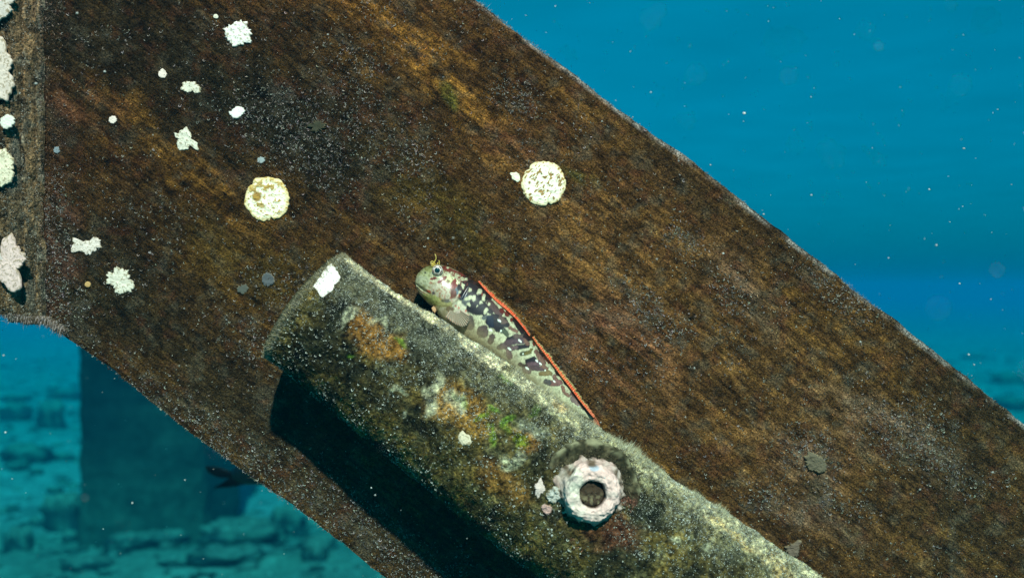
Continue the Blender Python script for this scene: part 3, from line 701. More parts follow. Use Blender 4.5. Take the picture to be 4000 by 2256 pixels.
def nut_col(x, y, h, R):
    c = np.tile([[0.74, 0.49, 0.43]], (len(x), 1))
    c = mixc(c, (0.74, 0.62, 0.50), sm(-0.2, 0.5, fbm(x * 160, y * 160, 0, 3, 411)))
    c = mixc(c, (0.30, 0.30, 0.24), sm(-0.1, 0.4, fbm(x * 330, y * 330, 3, 4, 412)) * 0.8 * sm(-0.003, -0.0095, x - y * 0.5))
    c = mixc(c, (0.35, 0.42, 0.50), ell(x, y, 0.0008, 0.0088, 0.0018, 0.0010, 0) * 0.8)  # bluish highlight on bare metal, painted into the colour
    c = mixc(c, (0.10, 0.10, 0.10), ell(x, y, -0.0062, 0.0056, 0.0013, 0.0008, 30) * 0.8)
    c = mixc(c, (0.13, 0.085, 0.055), sm(-0.0012, -0.0045, h) * np.clip(0.85 + 0.8 * fbm(x * 300, y * 300, 0, 3, 414), 0.35, 1) * sm(0.0075, 0.0095, R))
    c = mixc(c, (0.55, 0.42, 0.36), sm(0.1, 0.6, fbm(x * 420, y * 420, 0, 3, 416)) * 0.7)
    c = mixc(c, (0.075, 0.05, 0.03), sm(0.0122, 0.0150, R) * 0.9)
    c = c * (1 + 0.25 * fbm(x * 700, y * 700, 0, 3, 415))[:, None]
    c = mixc(c, (0.06, 0.035, 0.02), sm(0.0051, 0.0047, R) * sm(0.000, -0.003, h))
    return c
lathe("nut", NC, [(0.0140, -0.0105), (0.0122, -0.0080), (0.0106, -0.0055), (0.0096, -0.0026), (0.0091, -0.0008), (0.0083, 0.0001), (0.0070, 0.0003), (0.0054, -0.0002), (0.0047, -0.0010), (0.0045, -0.0025), (0.0044, -0.0060)],
      nut_col, pipe, 43, 0.0008, hexa=0.5, sub=10)
def bolt_col(x, y, h, R):
    c = np.tile([[0.05, 0.032, 0.02]], (len(x), 1)); return mixc(c, (0.20, 0.16, 0.09), sm(0.0, 0.5, fbm(x * 900, y * 900, 0, 3, 5)) * sm(0.002, -0.004, y))
lathe("bolt_end", NC, [(0.0048, -0.0050), (0.0042, -0.0030), (0.0030, -0.0025), (0.0002, -0.0027)], bolt_col, pipe, 47, 0.0006)
# fuzz round and under the nut
n = 9000; a = rng.uniform(0, 2 * math.pi, n); r = rng.uniform(0.0105, 0.0178, n) * (1 + 0.1 * np.sin(a * 3))
pos = NC + nx_ * (r * np.cos(a))[:, None] + nz_ * (r * np.sin(a))[:, None] + nd * (-0.0090 + 0.0 * r)[:, None]
low_ = ((np.sin(a) < -0.15) & (fbm(np.cos(a) * 3, np.sin(a) * 3, r * 300, 3, 66) > -0.05 - 0.9 * np.cos(a)))[:, None]
cc = np.where(low_, [[0.16, 0.065, 0.042]], [[0.05, 0.038, 0.021]]) * rng.uniform(0.2, 2.2, (n, 1)) * np.where(rng.random((n, 1)) < 0.08, 4.0, 1.0)
blades("turf", pos, np.tile([nd], (n, 1)), np.where(np.sin(a) < 0, 1.0, 0.45) * rng.uniform(0.0006, 0.0020, n), rng.uniform(0.00007, 0.00014, n), cc, 0.9, pipe)

# ------------------------------------------------------------------ crusts
def crust(name, outline, Y0, height, label, cat, group, col, seed, lobes=0.10, surf=None, colf=None, m=140, n=26, hole=None, parent=None, freq=3.5, cupped=0.0):
    """outline in photo pixels; built as a lumpy dome on the surface at distance Y0 (or on surf(px,py))"""
    o = np.array(outline, float); cen = o.mean(0)
    ang = np.arctan2(o[:, 1] - cen[1], o[:, 0] - cen[0]); rad = np.hypot(*(o - cen).T)
    idx = np.argsort(ang); ang, rad = ang[idx], rad[idx]
    a = np.linspace(-math.pi, math.pi, m, endpoint=False)
    R = np.interp(a, np.r_[ang - 2 * math.pi, ang, ang + 2 * math.pi], np.r_[rad, rad, rad])
    R = R * (1 + lobes * fbm(np.cos(a) * freq + seed, np.sin(a) * freq, 0, 3, seed) + lobes * 0.6 * fbm(np.cos(a) * freq * 1.8, np.sin(a) * freq * 1.8 + seed, 0, 2, seed + 1))
    f = np.linspace(0.0, 1.0, n) ** 0.8
    prof = np.clip(1 - f ** 9, 0, 1) ** 0.5; height = height * 0.42
    px = cen[0] + (R[None] * np.cos(a)[None]) * f[:, None]; py = cen[1] + (R[None] * np.sin(a)[None]) * f[:, None]
    q = fbm(px / 14 + seed, py / 14, 0, 3, seed + 2); q2 = fbm(px / 5, py / 5 + seed, 0, 2, seed + 3)
    h = height * (prof[:, None] * (0.78 + 0.26 * q + 0.09 * q2) - cupped * (1 - f[:, None] ** 2))
    h[-1] = -0.0006
    pxr, pyr = px.ravel(), py.ravel()
    if surf is None:
        co = np.stack([(pxr - 2000) * MPX, D - h.ravel(), CZ - (pyr - 1128) * MPX], 1)
        co[:, 1] += (Y0 - D)
        s_ = Y0 / D; co[:, 0] *= s_; co[:, 2] = CZ + (co[:, 2] - CZ) * s_
    else:
        co = surf(pxr, pyr, h.ravel())
    c_ = np.tile([col], (len(pxr), 1)).astype(float)
    c_ = c_ * (1 - 0.18 * np.clip(-q.ravel(), 0, 1))[:, None]
    c_ = mixc(c_, (0.30, 0.21, 0.11), sm(0.86, 1.0, np.repeat(f, m) + 0.12 * q2.ravel()) * 0.45)
    if colf is not None: c_ = colf(c_, pxr, pyr, q.ravel(), q2.ravel(), np.repeat(f, m))
    ob = mesh(name, co, [grid_faces(n, m, True), np.array([list(range(m))])], c_, M_crust, True, parent)
    if label: tag(ob, label, cat, group)
    return ob
def C1(pts): return [(x / 1.931, y / 1.931) for x, y in pts]
def C4(pts): return [(x / 1.931, 752 + y / 1.931) for x, y in pts]
def C2(pts): return [(1334 + x / 1.931, y / 1.931) for x, y in pts]
def C6(pts): return [(980 + x / 2.906, 950 + y / 2.906) for x, y in pts]
W = (0.86, 0.82, 0.74); WP = (0.76, 0.62, 0.54); CR = (0.74, 0.68, 0.55)
GW = 'chalky white crusts on the brace'
def pits(c, px, py, q, q2, f): 
    return mixc(c, (0.22, 0.16, 0.08), sm(0.42, 0.62, q2 * 0.8 + q * 0.3 + 0.25 * f) * 0.7)
YB = D - 0.0003
crust("coral_crust", C1([(1690, 210), (1715, 195), (1750, 180), (1815, 155), (1850, 165), (1880, 200), (1895, 245), (1900, 290), (1885, 325), (1840, 330), (1800, 355), (1755, 355), (1740, 320), (1705, 305), (1695, 260)]),
      YB, 0.0016, 'biggest bright white ruffled crust, near the top of the brace', 'coral crust', GW, W, 501, 0.13, colf=pits, freq=5)
crust("coral_crust", C1([(1195, 555), (1220, 520), (1255, 545), (1255, 575), (1225, 590), (1205, 585)]), YB, 0.0008, 'small round pale pink-white crust left of the fish-shaped one', 'coral crust', GW, WP, 502)
crust("coral_crust", C1([(1365, 665), (1390, 625), (1440, 620), (1490, 640), (1515, 665), (1490, 700), (1450, 685), (1400, 690)]), YB, 0.0010, 'cream crust longer than tall, like a small fish, below the biggest crust', 'coral crust', GW, CR, 503, 0.15, colf=pits)
crust("coral_crust", C1([(1720, 840), (1745, 840), (1770, 815), (1825, 805), (1850, 835), (1825, 865), (1770, 895), (1740, 870)]), YB, 0.0010, 'white boot-shaped crust straight below the biggest ruffled crust', 'coral crust', GW, W, 504, 0.08)
crust("coral_crust", C1([(1310, 1000), (1345, 1010), (1385, 975), (1405, 955), (1435, 1000), (1445, 1050), (1490, 1080), (1485, 1130), (1440, 1100), (1410, 1130), (1345, 1120), (1340, 1050)]), YB, 0.0012, 'triangular ragged cream crust with a prong pointing down right', 'coral crust', GW, CR, 505, 0.14, colf=pits)
crust("coral_crust", C1([(820, 905), (845, 875), (880, 890), (870, 925), (835, 930)]), YB, 0.0008, 'small rounded pale crust on the orange streaked part near the post', 'coral crust', GW, WP, 506)
crust("coral_crust", C1([(1610, 115), (1640, 112), (1645, 135), (1625, 140)]), YB, 0.0006, 'tiny yellowish white crust just above left of the biggest one', 'coral crust', GW, CR, 507)
crust("coral_crust", C4([(545, 450), (560, 390), (560, 345), (600, 355), (630, 370), (680, 365), (700, 340), (730, 335), (750, 375), (775, 415), (730, 420), (690, 460), (640, 465), (600, 440)]), YB, 0.0011, 'wide pinkish crust of torn shape beside the lower end of the weld', 'coral crust', GW, WP, 508, 0.16, colf=pits)
crust("coral_crust", C4([(800, 660), (815, 600), (850, 610), (880, 560), (920, 580), (965, 590), (975, 650), (1005, 690), (1015, 745), (960, 735), (910, 765), (860, 740), (845, 700)]), YB, 0.0013, 'large lobed pinkish cream crust, lowest on the left of the brace', 'coral crust', GW, (0.74, 0.64, 0.52), 509, 0.16, colf=pits, freq=5)
crust("coral_crust", C4([(640, 700), (655, 670), (682, 703), (655, 712)]), YB, 0.0007, 'tiny orange-tan crust just left of the large lobed one', 'coral crust', GW, (0.52, 0.30, 0.12), 510)
crust("coral_crust", C1([(1940, 1200), (1970, 1185), (1998, 1200), (1985, 1228), (1950, 1222)]), YB, 0.0006, 'small pale blue-grey crust above the left round crust', 'coral crust', GW, (0.30, 0.33, 0.33), 511, 0.18)
crust("sponge", C1([(2330, 950), (2370, 920), (2430, 925), (2450, 960), (2410, 990), (2360, 980)]), YB, 0.0015, 'dim olive translucent sponge on the dark upper brace', 'sponge', None, (0.05, 0.048, 0.03), 512, 0.4)
crust("sponge", C4([(1970, 660), (1985, 620), (2040, 610), (2065, 640), (2060, 690), (2010, 700)]), YB, 0.0015, 'grey-blue glassy sponge left of the cut end of the pipe', 'sponge', None, (0.10, 0.105, 0.11), 513, 0.18)
crust("sponge", C4([(1780, 730), (1820, 705), (1880, 715), (1870, 735), (1810, 750)]), YB, 0.0008, 'small grey smear of sponge below left of the glassy one', 'sponge', None, (0.09, 0.09, 0.075), 514, 0.18)
crust("sponge", C1([(405, 1130), (430, 1105), (450, 1135), (425, 1160)]), YB, 0.0006, 'small bluish white dot of sponge beside the weld', 'sponge', None, (0.20, 0.23, 0.25), 515, 0.18)
def yl(c, px, py, q, q2, f):
    c = mixc(c, (0.30, 0.15, 0.02), ell(px, py, 1005, 768, 18, 20, 0, .3) * 0.95)
    c = mixc(c, (0.42, 0.26, 0.05), sm(0.05, 0.5, q + 0.6 * ell(px, py, 1062, 722, 50, 26, 20, .7) + 0.5 * ell(px, py, 985, 735, 40, 22, -20, .6) - 0.25) * 0.9)
    c = mixc(c, (0.40, 0.26, 0.06), ell(px, py, 1022, 803, 16, 9, 20, .5) * .9 + 0 * px)
    c = mixc(c, (0.80, 0.56, 0.20), sm(0.72, 1.0, f) * 0.6)
    return mixc(c, (0.42, 0.24, 0.05), sm(0.42, 0.58, fbm(px / 7, py / 7, 0, 2, 778)) * 0.85)
circ = lambda cx, cy, r, k=56: [(cx + r * (1 - b) * math.cos(6.2832 * i / k), cy + r * (1 - b) * math.sin(6.2832 * i / k)) for i in range(k) for b in [0.05 * abs(math.sin(i * 1.7 + cx)) * abs(math.sin(i * 0.31 + cy)) + (0.10 if (i * 7 + int(cx)) % 23 == 0 else 0)]]
crust("round_crust", circ(1043, 777, 90), YB, 0.0022, 'left of the two round yellow-white crusts, with a brown spot', 'coral crust', 'round yellow-white crusts on the brace', (0.97, 0.90, 0.68), 521, 0.035, colf=yl, m=260, n=60)
def yr(c, px, py, q, q2, f):
    qq = fbm(px / 8 + 0.5 * py / 8, py / 11, 0, 2, 777)
    c = mixc(c, (0.80, 0.58, 0.22), sm(0.75, 1.0, f) * 0.5)
    return mixc(c, (0.30, 0.16, 0.04), sm(0.36, 0.52, qq) * 0.95)
crust("round_crust", circ(2124, 717, 90), YB, 0.0022, 'right of the two round yellow-white crusts, evenly pitted', 'coral crust', 'round yellow-white crusts on the brace', (0.97, 0.91, 0.70), 523, 0.025, colf=yr, m=260, n=60)
crust("coral_crust", C2([(1270, 1300), (1300, 1302), (1345, 1325), (1335, 1370), (1308, 1362), (1285, 1330)]), YB, 0.0010, 'small yellow-white chip touching the left side of the right round crust', 'coral crust', GW, (0.86, 0.80, 0.60), 524, 0.12)
# on the post
GP = 'pale crusts on the steel post'
crust("coral_crust", [(-90, -60), (34, -50), (46, 20), (32, 62), (5, 78), (-90, 70)], D - 0.0118, 0.0008, 'white crust at the very top of the post, cut by the frame corner', 'coral crust', GP, (0.60, 0.52, 0.46), 531, 0.15, colf=pits)
crust("coral_crust", [(-80, 120), (8, 130), (24, 200), (34, 280), (40, 350), (30, 385), (8, 392), (-80, 380), (-90, 250)], D - 0.0118, 0.0008, 'tall white crust on the upper post, second from the top', 'coral crust', GP, (0.68, 0.55, 0.47), 532, 0.1, colf=pits)
crust("coral_crust", [(-60, 600), (18, 582), (38, 605), (48, 665), (42, 712), (14, 724), (-60, 710)], D - 0.0118, 0.0012, 'knobbly yellowish white crust halfway down the post', 'coral crust', GP, (0.76, 0.66, 0.48), 533, 0.1, colf=pits)
crust("coral_crust", [(14, 930), (45, 908), (62, 955), (66, 1050), (78, 1130), (52, 1142), (16, 1108), (8, 1010)], D - 0.0118, 0.0014, 'long pink-white lump low on the post', 'coral crust', GP, (0.72, 0.50, 0.45), 534, 0.1, colf=pits)
crust("coral_crust", [(-25, 960), (-2, 985), (8, 1030), (-2, 1070), (-25, 1075)], D - 0.0118, 0.0010, 'pale sliver of crust left of the long pink lump, at the frame edge', 'coral crust', GP, (0.55, 0.44, 0.40), 535)
crust("coral_crust", [(22, 450), (30, 445), (34, 500), (28, 505)], D - 0.0125, 0.0009, 'thin white streak on the post between the upper and middle crusts', 'coral crust', GP, (0.74, 0.70, 0.60), 536)
# on the pipe: drop points on to the pipe wall along the line of sight, then grow outwards
def on_pipe(px, py, h, lift=0.0):
    d = np.stack([(px - 2000) / F, np.ones_like(px), -(py - 1128) / F], 1)
    o = np.array([0, 0, CZ]) - A
    t = np.full(len(px), 0.15)
    for _ in range(8):
        Y = None
        r = rA + (rB - rA) * t
        dp = d - axd * (d @ axd)[:, None]; op = o - axd * (o @ axd)
        a_ = (dp * dp).sum(1); b_ = (dp * op).sum(1); c_ = (op @ op) - r * r
        disc = np.clip(b_ * b_ - a_ * c_, 0, None)
        Y = (-b_ - np.sqrt(disc)) / a_
        pt = np.array([0, 0, CZ]) + d * Y[:, None]
        t = np.clip(((pt - A) @ axd) / LEN, -0.02, 1)
    rel = pt - (A + AX * t[:, None]); nn = rel / (np.linalg.norm(rel, axis=1)[:, None] + 1e-9)
    ph = np.arctan2(nn @ wv, nn @ FR)
    return tube_pos(t, ph) + nn * (h + lift)[:, None]
crust("coral_crust", C6([(700, 490), (740, 430), (800, 360), (860, 270), (920, 225), (945, 270), (975, 320), (1010, 390), (1000, 440), (945, 470), (930, 540), (880, 570), (810, 615), (765, 560), (740, 520)]),
      0, 0.0010, 'bright white scalloped crust on the cut end of the pipe', 'coral crust', None, (0.88, 0.80, 0.74), 541, 0.05, surf=on_pipe)
crust("coral_crust", [(1796, 1690), (1806, 1680), (1820, 1694), (1840, 1715), (1836, 1738), (1815, 1738), (1794, 1722)], 0, 0.0012, 'small knobbly cream crust on the middle of the pipe', 'coral crust', None, (0.66, 0.54, 0.38), 542, 0.12, surf=on_pipe, colf=pits)
crust("coral_crust", [(2100, 1880), (2112, 1862), (2122, 1890), (2114, 1930), (2100, 1942), (2092, 1910)], 0, 0.0022, 'small pink lump left of the nut on the pipe', 'coral crust', None, (0.66, 0.50, 0.44), 543, 0.12, surf=on_pipe)
crust("coral_crust", [(2118, 1972), (2140, 1970), (2156, 1995), (2146, 2008), (2125, 2000)], 0, 0.0022, 'small dusky pink lump below left of the nut', 'coral crust', None, (0.52, 0.30, 0.26), 544, 0.12, surf=on_pipe)
crust("coral_crust", [(2150, 1910), (2178, 1895), (2200, 1915), (2190, 1950), (2150, 1960), (2135, 1950)], 0, 0.0045, 'grey-white growth between the nut and the small pink lump', 'coral crust', None, (0.46, 0.43, 0.38), 545, 0.14, surf=on_pipe, colf=pits)
# sponge with a dark hollow on the right part of the brace
crust("sponge", [(3160, 1760), (3190, 1775), (3225, 1820), (3225, 1842), (3180, 1838), (3150, 1815)], YB, 0.0030, 'pale yellow sponge lump on the right part of the brace', 'sponge', None, (0.13, 0.10, 0.065), 551, 0.15)
crust("sponge", [(3070, 2150), (3100, 2120), (3125, 2112), (3120, 2140), (3085, 2170)], YB, 0.0030, 'pale tuft of sponge above the lower end of the pipe', 'sponge', None, (0.16, 0.11, 0.08), 552, 0.3)

# ------------------------------------------------------------------ the blenny
fish = empty("fish", 'mottled blenny with orange dorsal fin perched on top of the pipe', 'fish')
tops = [(1621, 1098), (1627, 1078), (1642, 1058), (1664, 1042), (1700, 1034), (1740, 1038), (1784, 1056), (1825, 1080), (1873, 1110), (1943, 1176), (2000, 1230), (2050, 1288), (2098, 1352), (2150, 1418), (2208, 1492), (2260, 1557), (2319, 1628)]
bots = [(1623, 1110), (1630, 1132), (1645, 1154), (1668, 1180), (1696, 1204), (1716, 1236), (1738, 1268), (1770, 1300), (1810, 1330), (1860, 1360), (1920, 1400), (1975, 1440), (2028, 1480), (2084, 1520), (2155, 1568), (2222, 1606), (2306, 1640)]
thk = [0.0006, 0.0030, 0.0048, 0.0062, 0.0074, 0.0080, 0.0083, 0.0083, 0.0082, 0.0080, 0.0075, 0.0068, 0.0060, 0.0050, 0.0036, 0.0022, 0.0006]
FYC = D - 0.0103
PALE = (0.52, 0.49, 0.31); DK = (0.036, 0.022, 0.023); MR = (0.20, 0.040, 0.030); BR = (0.26, 0.13, 0.09); OL = (0.20, 0.15, 0.04); GRY = (0.11, 0.11, 0.10)
paint = [
 # head
 (260, 250, 60, 60, 0, (0.46, 0.46, 0.24)), (300, 200, 45, 30, 20, (0.36, 0.36, 0.14)), (250, 310, 60, 50, 0, (0.50, 0.50, 0.32)),
 (430, 390, 130, 75, 20, (0.50, 0.43, 0.31)), (480, 560, 90, 50, 30, (0.62, 0.56, 0.42)), (350, 455, 110, 36, 22, (0.48, 0.48, 0.17)), (440, 480, 60, 30, 10, (0.42, 0.38, 0.16)),
 (440, 205, 46, 20, 15, MR), (500, 235, 34, 20, 25, MR), (560, 255, 46, 26, 30, MR), (345, 283, 30, 10, -10, MR), (412, 292, 46, 17, -30, MR),
 (470, 300, 32, 46, 20, (0.60, 0.58, 0.32)), (455, 315, 15, 26, 20, OL), (505, 335, 26, 56, 15, MR), (560, 320, 30, 50, 20, (0.17, 0.06, 0.04)),
 (620, 300, 56, 34, 35, DK), (680, 360, 60, 34, 40, DK), (620, 390, 60, 50, 20, DK), (720, 430, 60, 40, 40, DK),
 (680, 505, 90, 52, 25, DK), (600, 470, 34, 30, 0, GRY), (530, 380, 17, 32, 20, (0.10, 0.14, 0.16)), (500, 400, 26, 40, 0, (0.16, 0.06, 0.04)),
 (452, 195, 13, 12, 0, PALE), (490, 250, 14, 26, -10, PALE), (530, 250, 24, 12, 30, PALE), (570, 285, 22, 12, 30, PALE), (545, 300, 11, 26, -8, PALE), (600, 290, 14, 14, 0, PALE),
 (575, 345, 14, 30, -15, PALE), (530, 310, 8, 24, 0, (0.7, .66, .4)), (635, 368, 17, 18, 20, PALE), (630, 436, 44, 17, -18, PALE), (665, 440, 13, 26, 0, PALE),
 (710, 385, 26, 30, 30, PALE), (740, 430, 22, 36, 10, PALE), (726, 405, 8, 15, 0, MR), (622, 488, 15, 14, 0, PALE), (722, 472, 17, 17, 0, PALE), (783, 487, 15, 15, 0, PALE), (760, 540, 20, 36, 30, PALE),
 (550, 530, 50, 70, -35, (0.58, 0.53, 0.38)), (570, 580, 60, 40, 30, (0.60, 0.48, 0.40)), (440, 458, 38, 14, 5, GRY), (345, 395, 14, 16, 30, (0.09, .07, .08)), (300, 385, 18, 13, 20, (0.55, 0.10, 0.04)), (475, 525, 34, 24, 10, (0.18, .12, .08)),
 # flank
 (845, 530, 45, 22, 40, (0.26, 0.17, 0.12)), (752, 592, 28, 20, -10, GRY),
]
caps = [ # x0, y0, x1, y1, radius, colour
 (560,350,680,300,26,DK),(600,400,720,350,26,DK),(640,330,780,430,26,DK),(560,420,640,400,20,DK),(640,520,740,540,34,DK),(650,500,720,470,26,DK),(560,440,600,420,16,(0.03,0.03,0.05)),
 (740,500,800,540,24,DK),(790,480,870,560,24,(0.14,0.08,0.07)),(700,440,720,445,18,DK),(885,530,890,545,15,MR),(922,555,930,575,13,MR),(962,605,964,618,9,MR),
 (795,625,860,660,34,DK),(820,590,905,620,26,DK),(850,690,900,690,14,DK),(880,600,925,650,20,(0.15,0.09,0.07)),(790,600,800,650,24,(0.03,0.03,0.05)),(870,660,925,655,14,DK),
 (955,672,975,690,12,BR),(975,690,1003,700,11,BR),(890,702,915,712,15,(0.11,0.12,0.07)),(915,712,928,735,13,(0.11,0.12,0.07)),
 (625,600,635,660,30,(0.15,0.11,0.09)),(600,640,600,670,18,(0.16,0.12,0.09)),(715,690,745,675,24,(0.13,0.08,0.08)),(705,715,730,735,20,(0.13,0.10,0.09)),(765,700,750,730,16,(0.18,0.12,0.11)),
 (810,745,795,785,22,(0.13,0.08,0.08)),(870,830,890,820,22,(0.10,0.08,0.08)),(890,825,940,800,20,(0.20,0.12,0.12)),
 (945,770,1010,745,22,DK),(1000,745,1050,750,22,(0.16,0.10,0.08)),(930,790,1080,775,20,(0.14,0.08,0.09)),(960,835,1085,820,18,DK),(930,840,1000,830,16,(0.20,0.12,0.12)),(940,870,950,905,20,(0.24,0.14,0.14)),(1070,760,1090,800,16,BR),
 (1045,882,1075,878,15,(0.11,0.11,0.06)),(1075,878,1110,870,12,OL),(1110,868,1122,848,12,OL),(1140,800,1144,815,8,MR),
 (1075,740,1110,760,20,DK),(1010,640,1050,700,22,DK),(985,610,1000,640,14,DK),
 (1160,865,1175,890,14,BR),(1180,890,1215,960,22,BR),(1095,945,1140,925,20,DK),(1085,975,1180,960,18,(0.17,0.09,0.10)),(1120,1000,1230,1000,18,(0.14,0.08,0.08)),(1050,975,1080,975,14,DK),(1030,965,1045,975,14,DK),(1070,1010,1100,1025,20,(0.26,0.18,0.15)),(1215,985,1245,1005,15,BR),
 (1200,1045,1250,1040,16,(0.30,0.20,0.08)),(1250,1030,1275,1045,14,(0.30,0.20,0.08)),(1195,840,1225,890,20,DK),(1240,915,1270,950,18,MR),
 (1310,1065,1320,1095,16,BR),(1280,1120,1350,1120,20,(0.26,0.12,0.10)),(1240,1105,1260,1115,18,(0.13,0.11,0.10)),(1325,1030,1345,1055,14,DK),(1385,1095,1410,1130,14,DK),
 (1375,1155,1382,1180,12,(0.30,0.14,0.09)),(1395,1205,1425,1225,13,(0.30,0.15,0.10)),(1450,1210,1490,1260,14,(0.16,.08,.07)),(1450,1250,1500,1290,16,(0.28,0.18,0.15)),(1510,1275,1550,1330,12,(0.16,.08,.07)),(1560,1340,1600,1380,10,(0.2,.1,.08)),
]
hl = [(866, 618, 17, 7, 35), (798, 692, 16, 7, 20), (880, 697, 7, 7, 0), (1031, 779, 18, 7, 40), (947, 842, 18, 7, 35), (1165, 940, 14, 6, 40), (1195, 963, 14, 6, 40), (1088, 998, 18, 7, 38), (1306, 1106, 12, 6, 40), (1055, 882, 5, 5, 0), (1233, 1016, 6, 6, 0)]  # bright glints in rows on the flank, painted into the skin colour
reddots = [(rng.uniform(270, 560), rng.uniform(310, 560)) for _ in range(90)]
def fish_col(px, py, a):
    x = (px - 1534) * 2.0756; y = (py - 952) * 2.0756
    wx = x + 6 * fbm(x / 16, y / 16, 0, 3, 601); wy = y + 6 * fbm(x / 22, y / 22, 5, 3, 602)
    c = np.tile([PALE], (len(px), 1)).astype(float)
    # belly fades to tan
    along = (x - 300) * 0.68 + (y - 300) * 0.74
    c = c * (1 + 0.16 * fbm(x / 30, y / 30, 3, 3, 611))[:, None]
    c = mixc(c, (0.20, 0.15, 0.09), sm(0.42, 0.62, fbm(x / 13, y / 13, 3, 2, 612)) * 0.5 * sm(380, 620, x))
    for (cx, cy, rx, ry, g, k) in paint:
        c = mixc(c, k, ell(wx, wy, cx, cy, rx, ry, g, 0.13))
    for (x0, y0, x1, y1, w, k) in caps:
        vx, vy = x1 - x0, y1 - y0; tt_ = np.clip(((wx - x0) * vx + (wy - y0) * vy) / (vx * vx + vy * vy), 0, 1)
        dd = np.hypot(wx - x0 - tt_ * vx, wy - y0 - tt_ * vy); kk = np.array(k) * 0.72; c = mixc(c, kk, 1 - sm(w * 0.98, w * 1.28, dd)); c = mixc(c, kk * 0.55, sm(w * 0.55, w * 1.0, dd) * (1 - sm(w * 1.0, w * 1.2, dd)) * 0.7)
    for e in [(452,195,13,12,0),(490,250,13,22,-10),(530,250,24,12,30),(575,285,22,12,30),(545,300,10,24,-8),(575,345,14,30,-15),(635,368,17,18,20),(630,436,44,15,-18),(665,440,11,24,0),(710,385,22,26,30),(740,430,18,32,10),(622,488,15,14,0),(722,472,16,16,0),(783,487,15,15,0),(760,540,17,32,30),(690,500,8,8,0)]:
        c = mixc(c, PALE, ell(wx, wy, e[0], e[1], e[2] * 0.85, e[3] * 0.85, e[4], 0.15))
    c = mixc(c, MR, ell(wx, wy, 727, 405, 8, 15, 0, .2))
    for (cx, cy) in reddots:
        if ((cx - 420) / 140) ** 2 + ((cy - 380 - (cx - 420) * 0.25) / 75) ** 2 < 1:
            c = mixc(c, (0.42, 0.08, 0.04), ell(x, y, cx, cy, 5, 5, 0, .4) * 0.9)
    for (cx, cy) in [(520, 500), (560, 545), (530, 580), (575, 565), (505, 580), (600, 540), (545, 515), (590, 620), (500, 560)]:
        c = mixc(c, (0.50, 0.09, 0.06), ell(x, y, cx, cy, 9, 7, 30, .4) * 0.9)
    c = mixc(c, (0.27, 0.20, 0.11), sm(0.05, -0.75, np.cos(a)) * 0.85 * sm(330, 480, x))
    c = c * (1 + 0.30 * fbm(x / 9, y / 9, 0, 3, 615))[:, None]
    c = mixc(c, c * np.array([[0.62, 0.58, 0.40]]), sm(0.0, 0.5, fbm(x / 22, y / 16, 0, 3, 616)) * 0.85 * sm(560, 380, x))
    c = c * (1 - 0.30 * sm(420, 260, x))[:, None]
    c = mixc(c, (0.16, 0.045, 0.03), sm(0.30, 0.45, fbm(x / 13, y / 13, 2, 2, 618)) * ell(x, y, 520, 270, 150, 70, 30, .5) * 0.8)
    c = c * (1 - 0.25 * sm(0.55, 0.95, np.cos(a)))[:, None]  # shading painted in: skin darkened along the back
    # mouth slit and gill edge, nostril
    for (x0, y0, x1, y1, w, k, am) in [(192, 338, 240, 385, 4, (0.10, 0.05, 0.03), .9), (240, 385, 300, 410, 4.5, (0.16, 0.07, 0.04), .8), (300, 410, 430, 452, 3.5, (0.30, 0.25, 0.10), .6),
                                   (430, 452, 560, 430, 3.5, (0.20, 0.12, 0.08), .8), (320, 495, 470, 505, 4, (0.18, 0.14, 0.06), .7), (470, 505, 560, 430, 3.5, (0.2, .12, .08), .7), (190, 300, 200, 360, 4, (0.75, 0.74, 0.45), .8)]:
        vx, vy = x1 - x0, y1 - y0; tt_ = np.clip(((x - x0) * vx + (y - y0) * vy) / (vx * vx + vy * vy), 0, 1)
        dd = np.hypot(x - x0 - tt_ * vx, y - y0 - tt_ * vy); c = mixc(c, k, (1 - sm(w * 0.6, w * 1.5, dd)) * am)
    c = mixc(c, (0.03, 0.03, 0.02), ell(x, y, 272, 235, 9, 9, 0, .3) * .9)
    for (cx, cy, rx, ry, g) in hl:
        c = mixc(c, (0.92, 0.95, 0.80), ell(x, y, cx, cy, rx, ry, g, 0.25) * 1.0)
    return np.clip(c, 0, 1)
def fish_disp(co, px, py, a):
    x = (px - 1534) * 2.0756; y = (py - 952) * 2.0756
    near = np.where(np.sin(a) > 0, 1.0, -1.0)
    # cheek fullness, groove under jaw, eye socket bulge
    q = 0.0010 * ell(x, y, 430, 390, 130, 90, 20, 0.9) + 0.0014 * ell(x, y, 365, 215, 48, 48, 0, 0.9) - 0.0009 * ell(x, y, 250, 365, 60, 10, 35, 0.6) - 0.0006 * ell(x, y, 560, 440, 14, 90, 30, .6)
    q += 0.0006 * ell(x, y, 240, 405, 40, 16, 35, .8)
    co[:, 1] -= near * q
    return co
body = loft("body", tops, bots, thk, FYC, 460, 170, fish_col, M_fish, fish, 2.15, fish_disp)

